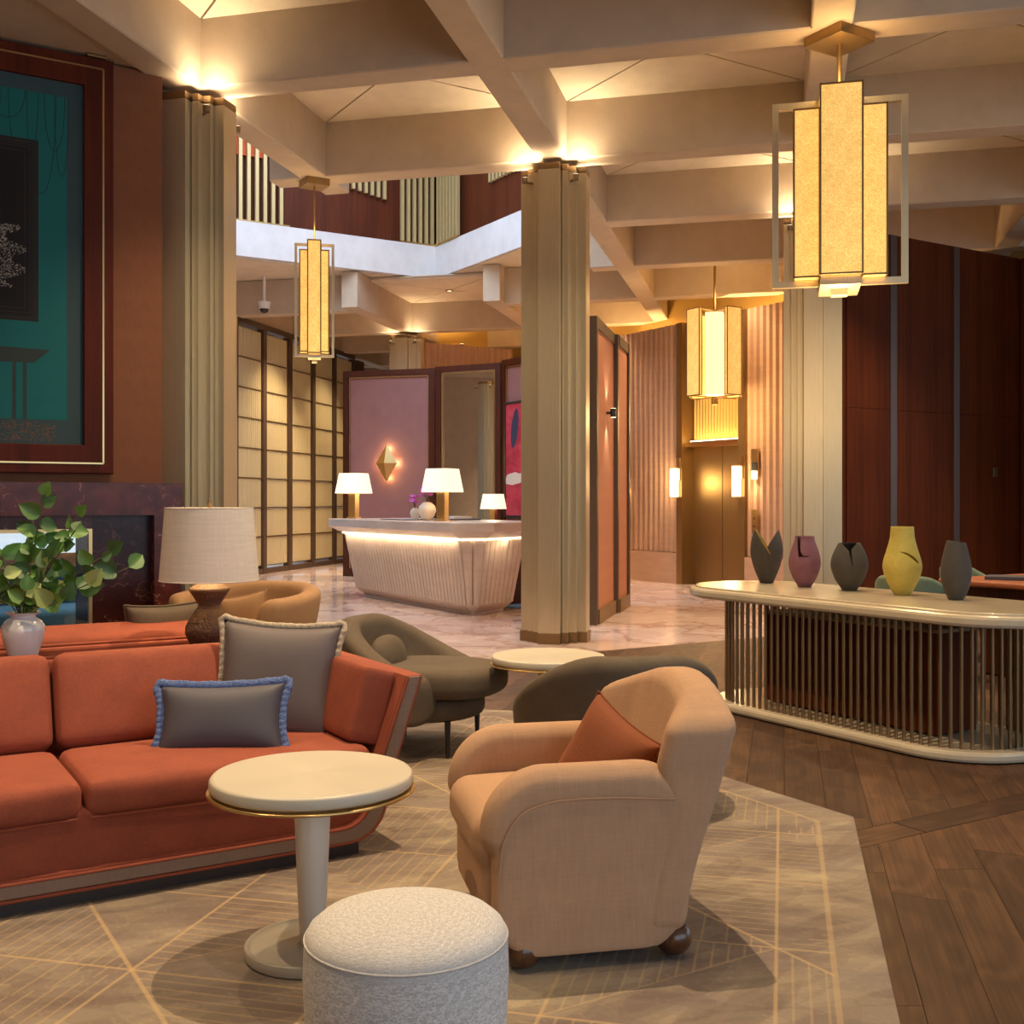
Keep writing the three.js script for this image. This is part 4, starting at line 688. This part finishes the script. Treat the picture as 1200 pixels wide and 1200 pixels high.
// ------------------------------------------------------------------ framed artwork above the fireplace
{
  const a = thing('framed_artwork', 'huge teal artwork in a reddish wood frame with a gold fillet above the fireplace', 'painting', [.715, 0, -8.75]);
  const X = 1.05, y0 = 1.565, y1 = 4.645, b = .20;
  const bar = (pts, z) => extrude(pts, z, .006);
  mesh('frame_side', bar([[X, y0], [X, y1], [X - b, y1 - b], [X - b, y0 + b]].reverse(), .085), M.frameWood, a); mesh('frame_side', bar([[-X, y0], [-X, y1], [-X + b, y1 - b], [-X + b, y0 + b]], .085), M.frameWood, a);
  mesh('frame_top', bar([[-X, y1], [X, y1], [X - b, y1 - b], [-X + b, y1 - b]], .085), M.frameWood, a); mesh('frame_bottom', bar([[-X, y0], [X, y0], [X - b, y0 + b], [-X + b, y0 + b]], .085), M.frameWood, a);
  const f = X - .07, g0 = y0 + .07, g1 = y1 - .07; mesh('gold_fillet', merge([boxAt(f - .006, f + .006, g0, g1, .085, .096), boxAt(-f - .006, -f + .006, g0, g1, .085, .096), boxAt(-f, f, g1 - .006, g1 + .006, .085, .096), boxAt(-f, f, g0 - .006, g0 + .006, .085, .096)]), M.brass, a);
  const cw = 2 * (X - b), ch = y1 - y0 - 2 * b, lx = -X + b, ly = y0 + b;
  const tex = canvasTex(1024, 1600, (c, w, h) => {
    const PX = (x) => (x - .715 - lx) / cw * w, PY = (y) => h - (y - ly) / ch * h, rect = (x0, x1, ya, yb, col) => { c.fillStyle = col; c.fillRect(PX(x0), PY(yb), PX(x1) - PX(x0), PY(ya) - PY(yb)); };
    c.fillStyle = '#415a60'; c.fillRect(0, 0, w, h); rect(-.2, 1.445, 1.95, 4.33, '#007c7c');
    seedState = 42; for (let i = 0; i < 9000; i++) { c.fillStyle = rnd() < .5 ? 'rgba(0,60,60,.05)' : 'rgba(60,170,160,.04)'; c.fillRect(R(0, w), R(0, h), R(10, 120), 1.5); }
    rect(.0, 1.25, 2.66, 3.98, '#2a2622'); rect(.1, 1.20, 2.70, 3.93, '#171210'); rect(.2, 1.10, 2.82, 3.80, '#0f0b0a'); c.strokeStyle = '#3d3c3a'; c.lineWidth = 3; for (const q of [.02, .06, .09]) c.strokeRect(PX(.0), PY(3.98 - q), PX(1.25 - q) - PX(0), PY(2.66 + q) - PY(3.98 - q));
    c.strokeStyle = 'rgba(10,50,48,.75)'; c.lineWidth = 3; for (const [x, wd, dp] of [[.9, .1, .35], [1.04, .12, .22], [1.15, .1, .55], [1.27, .1, .75], [1.36, .07, .42], [1.41, .05, .6], [.6, .2, .5]]) { c.beginPath(); c.moveTo(PX(x - wd), PY(4.33)); c.bezierCurveTo(PX(x - wd), PY(4.33 - dp * 1.3), PX(x + wd), PY(4.33 - dp * 1.3), PX(x + wd), PY(4.33)); c.stroke(); }
    c.fillStyle = '#3c4a45'; c.beginPath(); c.moveTo(PX(.2), PY(2.48)); c.lineTo(PX(1.33), PY(2.46)); c.lineTo(PX(1.22), PY(2.36)); c.lineTo(PX(.2), PY(2.34)); c.fill(); rect(1.075, 1.10, 1.95, 2.36, '#3c4a45'); rect(1.145, 1.17, 1.95, 2.36, '#3c4a45'); rect(.5, .53, 1.95, 2.36, '#3c4a45');
    for (let i = 0; i < 900; i++) { const t = rnd(), x = lerp(.3, 1.36, t), y = 1.86 + R(-.09, .09) * (1.1 - t * .4); c.strokeStyle = rnd() < .6 ? '#9a6a4a' : '#6f4a38'; c.lineWidth = 2; c.beginPath(); c.moveTo(PX(x), PY(y)); c.lineTo(PX(x + R(-.02, .02)), PY(y + R(-.02, .02))); c.stroke(); }
    for (let i = 0; i < 1500; i++) { const y = R(2.9, 3.35), x = .95 + R(-.18, .18) * (1 - Math.abs(y - 3.1) * 1.6) + .06 * Math.sin(y * 40); c.fillStyle = rnd() < .5 ? '#c9bfae' : '#8d8679'; c.fillRect(PX(x), PY(y), R(2, 7), R(2, 6)); }
  });
  const g = new THREE.BoxGeometry(cw, ch, .02).translate(0, (y0 + y1) / 2, .045); mesh('canvas', g, std('teal canvas', lin(.72, .72, .72), { roughness: .75, map: tex }), a);
  mesh('picture_light', rbox(.14, .05, .09, .01, .93, y1 + .03, .07), M.bronze, a);
}
// ------------------------------------------------------------------ reception
{
  const d = thing('reception_desk', 'reception desk of fluted pale stone with a thick white stone top', 'desk');
  const base = [[6.34, -14.72], [6.34, -11.46], [6.48, -11.40], [7.14, -11.72], [7.14, -14.72]], ctr = [6.75, -13.2];
  const off = (k) => base.map((p, i) => { const a = base[(i + base.length - 1) % base.length], b = base[(i + 1) % base.length], n1 = [p[1] - a[1], -(p[0] - a[0])], n2 = [b[1] - p[1], -(b[0] - p[0])], l1 = Math.hypot(...n1), l2 = Math.hypot(...n2); let sx = n1[0] / l1 + n2[0] / l2, sy = n1[1] / l1 + n2[1] / l2; const q = 2 / (sx * sx + sy * sy); const s = ((p[0] - ctr[0]) * sx + (p[1] - ctr[1]) * sy) > 0 ? 1 : -1; return [p[0] + s * sx * q * k, p[1] + s * sy * q * k]; });
  const fluteRing = (poly, depth) => { const out = []; poly.forEach((p, i) => { const q = poly[(i + 1) % poly.length], b0 = base[i], b1 = base[(i + 1) % base.length], L = Math.hypot(b1[0] - b0[0], b1[1] - b0[1]), n = Math.max(1, Math.round(L / .088)), nx = (q[1] - p[1]), nz = -(q[0] - p[0]), l = Math.hypot(nx, nz), m = [(p[0] + q[0]) / 2 - ctr[0], (p[1] + q[1]) / 2 - ctr[1]], s = (m[0] * nx + m[1] * nz) > 0 ? 1 : -1; for (let k = 0; k < n; k++) for (const [t, e] of [[0, -depth], [.12, 0], [.5, .3 * depth], [.88, 0]]) { const f = (k + t) / n; out.push([lerp(p[0], q[0], f) + s * nx / l * e, lerp(p[1], q[1], f) + s * nz / l * e]); } }); return out; };
  const loft = (rings) => { const pos = [], n = rings[0][0].length; for (let r = 0; r < rings.length - 1; r++) for (let k = 0; k < n; k++) { const [A, ya] = rings[r], [B, yb] = rings[r + 1], p = A[k], q = A[(k + 1) % n], u = B[k], v = B[(k + 1) % n]; for (const [w, y] of [[p, ya], [u, yb], [q, ya], [q, ya], [u, yb], [v, yb]]) pos.push(w[0], y, w[1]); } for (const [ring, y, f] of [[rings[0][0], rings[0][1], 1], [rings[rings.length - 1][0], rings[rings.length - 1][1], 0]]) for (let k = 0; k < n; k++) { const p = ring[k], q = ring[(k + 1) % n]; for (const w of f ? [ctr, p, q] : [ctr, q, p]) pos.push(w[0], y, w[1]); } const g = new THREE.BufferGeometry(); g.setAttribute('position', new THREE.Float32BufferAttribute(pos, 3)); g.computeVertexNormals(); return uvM(g); };
  mesh('base_plinth', loft([[off(-.10), 0], [off(-.10), .03], [off(-.09), .04], [off(.0), .12], [off(.01), .13]]), M.deskStone, d);
  mesh('fluted_body', loft([[fluteRing(off(.005), .03), .13], [fluteRing(off(.13), .03), .90]]), M.deskFlute, d);
  mesh('stone_top', loft([[off(.16), .92], [off(.30), 1.0], [off(.30), 1.10], [off(.29), 1.11]]), M.deskStone, d);
  const led = loft([[off(.135), .90], [off(.15), .90], [off(.15), .918], [off(.135), .918]]); mesh('light_strip', led, M.ledGlow, d);
  areaLight(SOFTWARM, 34, 3.3, .03, [6.34 - .16, .90, -13.1], [6.34 - .20, .2, -13.1]); areaLight(SOFTWARM, 34, .75, .03, [6.86, .90, -11.40], [6.90, .2, -11.36]);
  const lamp = (name, label, x, y, z, k = 1, turn = .6) => {
    const l = thing(name, label, 'lamp', [x, y, z], turn, 'reception desk lamps'); mesh('foot', rbox(.15 * k, .02, .15 * k, .004, 0, .01, 0), M.brass, l); mesh('stem', rbox(.115 * k, .35 * k, .115 * k, .006, 0, .19 * k, 0), M.brass, l); mesh('neck', cyl(.02, .02, .05, 0, .385 * k, 0, 12), M.brass, l);
    const w = .20 * k, tp = .16 * k, y0 = .36 * k, y1 = .65 * k, sh = new THREE.CylinderGeometry(tp * 1.35, w * 1.38, y1 - y0, 4, 1, true, Math.PI / 4).translate(0, (y0 + y1) / 2, 0); mesh('shade', sh, M.shadeGlow, l); point(l, WARM, 1.0 * k, [0, .72 * k, 0], 3); return l;
  };
  M.shadeGlow.side = THREE.DoubleSide;
  lamp('desk_lamp', 'brass desk lamp with a lit white shade at the far end of the reception desk', 6.36, 1.11, -14.85);
  lamp('desk_lamp', 'brass desk lamp with a lit white shade at the near corner of the reception desk', 6.42, 1.11, -12.22);
  const shelf = thing('back_counter', 'low dark wood counter behind the reception desk', 'counter', [8.75, 0, -14.6]); mesh('carcass', rbox(.5, .95, 3.0, .01, 0, .475, 0), M.screenWood, shelf); for (let k = 0; k < 5; k++) mesh('drawer', rbox(.02, .80, .56, .004, -.262, .5, -1.2 + k * .6), M.screenWood, shelf);
  lamp('counter_lamp', 'small lamp with a white shade on the dark counter behind the desk', 8.72, .95, -14.9, .8);
  const cab = thing('drawer_cabinet', 'dark wooden drawer cabinet beside the reception desk', 'cabinet', [7.78, 0, -12.68], .1); mesh('carcass', box(.5, .92, .45, 0, .46, 0), M.plinth, cab); for (let k = 0; k < 4; k++) mesh('drawer', rbox(.47, .21, .02, .004, 0, .12 + k * .22, .23), M.screenWood, cab);
  const mat = tag(mesh('blue_mat', rbox(.75, .012, .45, .004, 7.68, .007, -12.15), std('blue wool', lin(.10, .22, .42), { roughness: 1, map: T.boucle }), scene), 'small blue mat on the marble beside the reception desk', 'mat');
  const tray = thing('document_tray', 'grey document tray lying on the reception desk', 'tray', [6.92, 1.11, -12.75], .2); mesh('tray_base', rbox(.5, .02, .36, .004, 0, .01, 0), M.slateCloth, tray); mesh('papers', box(.30, .03, .22, 0, .035, 0), M.paperWhite, tray);
  const pad = thing('desk_blotter', 'dark blotter lying on the reception desk', 'blotter', [6.5, 1.11, -13.4]); mesh('pad', rbox(.5, .01, .6, .003, 0, .005, 0), M.slateCloth, pad); mesh('sheet', box(.28, .002, .2, 0, .011, .05), M.paperWhite, pad);
  // flowers
  const flower = (label, vl, x, z, k, n) => {
    const v = thing('bud_vase', vl, 'vase', [x, 1.11, z]); mesh('body', lathe([[0, 0], [.045, 0], [.085, .05], [.115, .12], [.105, .18], [.06, .225], [.04, .235], [.035, .235], [.055, .2], [.1, .12], [.07, .05], [0, .02]].map(([r, y]) => [r * k, y * (k < .8 ? k * 1.25 : k)]), 28), M.ivoryWhite, v);
    const f = thing('orchid_flowers', label, 'flowers', [x, 1.11 + .23 * (k < .8 ? k * 1.25 : k), z]); seedState = Math.round(x * 100 + n);
    for (let i = 0; i < n; i++) { const a = R(0, 6.28), r = R(.02, .10) * k + .01, h = R(.06, .17) * (k + .3), b = mesh('stem', tube([[0, -.05, 0], [r * .3 * Math.cos(a), h * .5, r * .3 * Math.sin(a)], [r * Math.cos(a), h, r * Math.sin(a)]], .003, 6, 4), M.stem, f); const bl = []; for (let q = 0; q < 5; q++) bl.push(new THREE.SphereGeometry(.022, 8, 6).scale(1, .35, .7).translate(.018, 0, 0).rotateZ(.5).rotateY(q * 1.257)); const h2 = mesh('blossom', merge(bl), M.orchid, b); h2.position.set(r * Math.cos(a), h, r * Math.sin(a)); h2.rotation.set(R(-.6, .6), 0, R(-.6, .6)); h2.scale.setScalar(1.2); }
  };
  flower('large magenta orchid bunch in the round cream vase on the desk', 'round cream vase at the near corner of the reception desk', 6.42, -12.64, 1.0, 12);
  flower('small magenta orchid bunch in the little cream vase on the desk', 'little cream bud vase beside the round cream vase', 6.40, -12.95, .55, 7);
  // folding screen behind the desk
  const run = (name, label, cat, A, B) => { const dx = B[0] - A[0], dz = B[1] - A[1]; const t = thing(name, label, cat, [A[0], 0, A[1]], Math.atan2(-dz, dx)); return [t, Math.hypot(dx, dz)]; };
  const framed = (t, L, h, panel, m, dep = .12) => { const b = .10; mesh('frame', merge([boxAt(0, b, 0, h, -dep / 2, dep / 2), boxAt(L - b, L, 0, h, -dep / 2, dep / 2), boxAt(b, L - b, h - b, h, -dep / 2, dep / 2), boxAt(b, L - b, 0, .14, -dep / 2, dep / 2)]), M.screenWood, t); const q = b + .03; mesh('brass_fillet', merge([boxAt(b + .018, b + .032, .14, h - b - .02, dep / 2 - .03, dep / 2 - .012), boxAt(L - b - .032, L - b - .018, .14, h - b - .02, dep / 2 - .03, dep / 2 - .012), boxAt(b + .02, L - b - .02, h - b - .034, h - b - .02, dep / 2 - .03, dep / 2 - .012)]), M.brass, t); return mesh(panel, boxAt(b, L - b, .14, h - b, -dep / 2 + .02, dep / 2 - .045), m, t); };
  { const [t, L] = run('screen_panel', 'mauve leather screen panel with a brass diamond light behind the reception', 'screen', [7.90, -18.88], [9.08, -17.55]); framed(t, L, 3.72, 'leather_panel', M.mauve);
    const a = t.rotation.y, mx = lerp(7.90, 9.08, .505), mz = lerp(-18.88, -17.55, .505), D = thing('diamond_light', 'faceted brass diamond wall light glowing on the mauve panel', 'light', [mx + Math.sin(a) * .12, 2.04, mz + Math.cos(a) * .12], a);
    mesh('faceted_body', uvM(new THREE.OctahedronGeometry(1).scale(.205, .335, .11).translate(0, 0, .03)), M.brass, D); mesh('back_glow', box(.12, .22, .02, 0, 0, -.09), M.ledGlow, D); for (const [px, py] of [[-.15, 0], [.15, 0], [0, -.26], [0, .26]]) point(D, WARM, .16, [px, py, -.035], 1); }
  { const [t, L] = run('mirror_panel', 'tall mirror in a dark wood frame behind the reception desk', 'mirror', [9.10, -17.53], [9.78, -16.42]); framed(t, L, 3.74, 'mirror_glass', M.mirror); mesh('hand_catch', rbox(.10, .02, .03, .005, L - .2, 1.25, .06), M.black, t); }
  { const [t, L] = run('screen_panel', 'rose leather screen panel carrying a red abstract painting', 'screen', [9.82, -16.40], [9.84, -14.4]); framed(t, L, 3.78, 'leather_panel', M.mauve); const tex = canvasTex(256, 512, (c, w, h) => { c.fillStyle = '#b8233c'; c.fillRect(0, 0, w, h); seedState = 77; for (let i = 0; i < 300; i++) { c.fillStyle = ['rgba(214,64,84,.25)', 'rgba(150,24,48,.25)', 'rgba(226,110,120,.18)'][i % 3]; c.beginPath(); c.ellipse(R(0, w), R(0, h), R(10, 50), R(8, 60), R(0, 3), 0, 7); c.fill(); } c.fillStyle = '#3b3a55'; c.beginPath(); c.ellipse(w * .18, h * .22, 18, 90, .1, 0, 7); c.fill(); c.fillStyle = '#e9dfd2'; for (let i = 0; i < 40; i++) { c.beginPath(); c.ellipse(R(0, w), h * .66 + R(-20, 20), R(12, 40), R(6, 18), 0, 0, 7); c.fill(); } });
    const p = thing('abstract_painting', 'red abstract painting with a white cloud band hanging on the rose panel', 'painting', [9.76, 0, -15.42], -Math.PI / 2); mesh('frame', merge([boxAt(-.84, -.8, 1.08, 3.04, -.02, .03), boxAt(.8, .84, 1.08, 3.04, -.02, .03), boxAt(-.8, .8, 1.08, 1.12, -.02, .03), boxAt(-.8, .8, 3.0, 3.04, -.02, .03)]), M.black, p); mesh('canvas', new THREE.BoxGeometry(1.6, 1.88, .02).translate(0, 2.06, .01), std('red canvas', lin(.9, .9, .9), { map: tex, roughness: .8 }), p); }
  // coral partition towards the lifts
  { const t = thing('coral_partition', 'tall partition of coral fabric panels in dark wood next to the free-standing column', 'screen', [7.08, 0, -9.86], Math.PI / 4); const h = 3.38, L1 = 1.42, L2 = 2.35;
    mesh('end_post', boxAt(0, .10, 0, h, -.13, 0), M.darkFrame, t); mesh('end_post', boxAt(L1 - .05, L1 + .05, 0, h, -.11, .03), M.darkFrame, t); mesh('end_post', boxAt(L2 - .1, L2, 0, h, -.09, .05), M.darkFrame, t);
    mesh('top_rail', boxAt(.10, L1 - .05, h - .12, h, -.12, 0), M.darkFrame, t); mesh('top_rail', boxAt(L1 + .05, L2 - .1, h - .12, h, -.08, .04), M.darkFrame, t); mesh('skirting', boxAt(.10, L1 - .05, 0, .16, -.12, .015), M.darkBrass, t); mesh('skirting', boxAt(L1 + .05, L2 - .1, 0, .16, -.08, .055), M.darkBrass, t);
    mesh('fabric_panel', boxAt(.10, L1 - .05, .16, h - .12, -.10, -.02), M.coral, t); mesh('fabric_panel', boxAt(L1 + .05, L2 - .1, .16, h - .12, -.07, .02), M.coral, t);
    const s = thing('picture_spot', 'small black wall spotlight on the coral partition', 'light', [7.08 + S2 * .80, 2.38, -9.86 - S2 * .80], Math.PI / 4); mesh('bracket', box(.03, .03, .06, 0, 0, .01), M.black, s); mesh('head', cyl(.035, .035, .10, 0, 0, .06, 16), M.black, s); mesh('lens', merge([cyl(.03, .03, .004, 0, .052, .06, 16), cyl(.03, .03, .004, 0, -.052, .06, 16)]), M.uplightGlow, s); spot(s, lin(1, .88, .72), 1.2, [0, .07, .06], [0, 1.2, .0], .7, .6, 1); spot(s, lin(1, .88, .72), 1.2, [0, -.07, .06], [0, -1.2, .0], .7, .6, 1); }
  // framed prints on the left side wall, mirrored behind the desk
  const fw = (y, k) => { const p = thing('framed_print', `small framed grey print, ${k} of the column on the left side wall`, 'print', [-5.99, y, -15.1], Math.PI / 2); mesh('frame', merge([box(1.4, .08, .04, 0, .5, .02), box(1.4, .08, .04, 0, -.5, .02), box(.08, 1.08, .04, -.7, 0, .02), box(.08, 1.08, .04, .7, 0, .02)]), M.brass, p); mesh('mount', box(1.32, .92, .01, 0, 0, .01), M.paperWhite, p); mesh('print', box(.9, .6, .012, 0, 0, .012), M.slateCloth, p); };
  fw(2.2, 'upper'); fw(.95, 'lower');
}
// ------------------------------------------------------------------ pendant lanterns
function panelBox(t, x0, x1, y0, y1, z0, z1, m) { const s = mesh('shade', boxAt(x0, x1, y0, y1, z0, z1), m, t), e = .006; const bars = []; for (const x of [x0, x1]) for (const z of [z0, z1]) bars.push(boxAt(x - e, x + e, y0 - e, y1 + e, z - e, z + e)); for (const y of [y0, y1]) { bars.push(boxAt(x0, x1, y - e, y + e, z0 - e, z0 + e), boxAt(x0, x1, y - e, y + e, z1 - e, z1 + e), boxAt(x0 - e, x0 + e, y - e, y + e, z0, z1), boxAt(x1 - e, x1 + e, y - e, y + e, z0, z1)); } mesh('edge_trim', merge(bars), M.darkBrass, s); return s; }
function pendant(label, x, z, yT, yB, w, side, front, fr, hang, canopy, turn = -Math.PI / 4) {
  const t = thing('pendant_lantern', label, 'pendant', [x, 0, z], turn);        // local x runs along (1, 0, 1), local z faces the seating
  const c = mesh('canopy', boxAt(-canopy / 2, canopy / 2, hang - .07, hang, -canopy / 2, canopy / 2).rotateY(-turn), M.darkBrass, t); mesh('rod', cyl(.017 * fr[2], .017 * fr[2], hang - .07 - yT, 0, (hang - .07 + yT) / 2, 0, 14), M.darkBrass, t);
  panelBox(t, -w / 2, w / 2, yB, yT, -front, front, M.pendantGlow);
  for (const s of [-1, 1]) panelBox(t, s > 0 ? w / 2 : -side, s > 0 ? side : -w / 2, yB + .02, yT - .10 * (yT - yB) / 1.3, -side * .42, side * .42, M.pendantGlow);
  const [F, b] = fr, y1 = yT - .01, y0 = yB - .03; mesh('frame', merge([boxAt(-F, -F + b, y0, y1, -b / 2, b / 2), boxAt(F - b, F, y0, y1, -b / 2, b / 2), boxAt(-F + b, -w / 2, y1 - b, y1, -b / 2, b / 2), boxAt(w / 2, F - b, y1 - b, y1, -b / 2, b / 2), boxAt(-F + b, F - b, y0, y0 + b, -b / 2, b / 2)]), M.champagne, t);
  mesh('bottom_block', merge([box(w * .98, .05 * fr[2], front * 1.5, 0, yB - .035, 0), box(w * .4, .04 * fr[2], w * .4, 0, yB - .08, 0)]), M.champagne, t);
  point(t, WARM, 4 * fr[2], [0, yB - .34, 0], 6); point(t, WARM, 1.0 * fr[2], [0, yT + .12, front * .6], 6);
  return t;
}
pendant('large parchment lantern in a brass frame hanging above the slatted console', 6.03, -5.48, 4.19, 2.90, .275, .31, .31, [.46, .045, 1], BEAM_Y, .34);
pendant('slim parchment lantern in a brass frame hanging before the ribbed glass wall', 4.17, -10.75, 4.0, 2.86, .13, .145, .13, [.20, .026, .5], BEAM_Y, .24, -.39);
{
  const t = thing('pendant_lantern', 'parchment lantern with four wings hanging before the brass lift doors', 'pendant', [11.05, 0, -12.42], 0), yT = 4.16, yB = 2.90, w = .27, L0 = .365, L = .417;
  mesh('canopy', boxAt(-.16, .16, 5.10, 5.17, -.16, .16), M.darkBrass, t); mesh('rod', cyl(.02, .02, .95, 0, 4.63, 0, 14), M.darkBrass, t);
  panelBox(t, L0, L, yB, yT, -w / 2, w / 2, M.pendantGlow); panelBox(t, -L, -L0, yB, yT, -w / 2, w / 2, M.pendantGlow); panelBox(t, -w / 2, w / 2, yB, yT, L0, L, M.pendantGlow); panelBox(t, -w / 2, w / 2, yB, yT, -L, -L0, M.pendantGlow);
  const k = mesh('inner_shade', boxAt(-.13, .13, yB + .02, yT - .03, -.13, .13), M.pendantCore, t); k.rotation.y = Math.PI / 4;
  mesh('spider', merge([boxAt(-L, L, yT - .005, yT + .015, -.012, .012), boxAt(-.012, .012, yT - .005, yT + .015, -L, L), boxAt(-L, L, yB - .02, yB, -.012, .012), boxAt(-.012, .012, yB - .02, yB, -L, L)]), M.darkBrass, t); mesh('finial', cyl(.05, .05, .10, 0, yB - .07, 0, 16), M.darkBrass, t);
  point(t, WARM, 5, [0, yB - .3, 0], 6); point(t, WARM, 1.0, [0, yT + .2, .2], 6);
}
// ------------------------------------------------------------------ recessed downlights at the middle of the coffers
function downlight(i, j, cd, label, to, color = SOFTWARM, ang = .78) {
  const [x, z] = node(i, j), d = thing('downlight', label, 'light', [x, BEAM_Y + BEAM_H - .06, z], 0, 'recessed ceiling downlights');
  mesh('bezel', new THREE.TorusGeometry(.06, .012, 8, 24).rotateX(Math.PI / 2), M.bronze, d); mesh('lens', cyl(.055, .055, .006, 0, .002, 0, 20), M.uplightGlow, d);
  spot(d, color, cd, [0, -.03, 0], to ?? [0, -5, 0], ang, .5, 1.3);
}
const DL = [[0, 3, 64, 'over the tan armchair'], [2, 3, 12, 'over the open oak floor'], [1, 2, 20, 'over the round table between the olive chairs'], [-1, 2, 22, 'over the narrow table between the sofas'], [0, 1, 28, 'over the camel chair'], [2, 1, 26, 'before the free-standing column'], [3, 2, 14, 'over the orange leather table'], [-1, 4, 15, 'over the rug before the rust sofa'], [1, 4, 6, 'over the boucle ottoman'], [-2, 3, 30, 'over the left end of the rug'], [1, 0, 26, 'behind the fireplace column'], [3, 0, 30, 'over the marble beside the free-standing column'], [4, -1, 32, 'over the coral partition'], [5, -2, 26, 'before the lift doors'], [5, 2, 10, 'beyond the orange leather table'], [4, 1, 44, 'before the dark walnut wall'], [5, 0, 14, 'above the dark walnut wall'],
  [3, -6, 70, 'before the mauve screen'], [4, -5, 90, 'over the staff side of the reception desk'], [5, -4, 36, 'behind the rose screen panel'], [4, -7, 40, 'before the pleated reception wall'], [2, -7, 50, 'before the ribbed glass wall'], [-4, -3, 50, 'before the framed prints on the left side wall']];
for (const [i, j, cd, where] of DL) downlight(i, j, cd, 'small recessed ceiling downlight ' + where);
scene.traverse((o) => { if (o.isMesh) { o.castShadow = true; o.receiveShadow = true; } });
renderer.render(scene, camera);
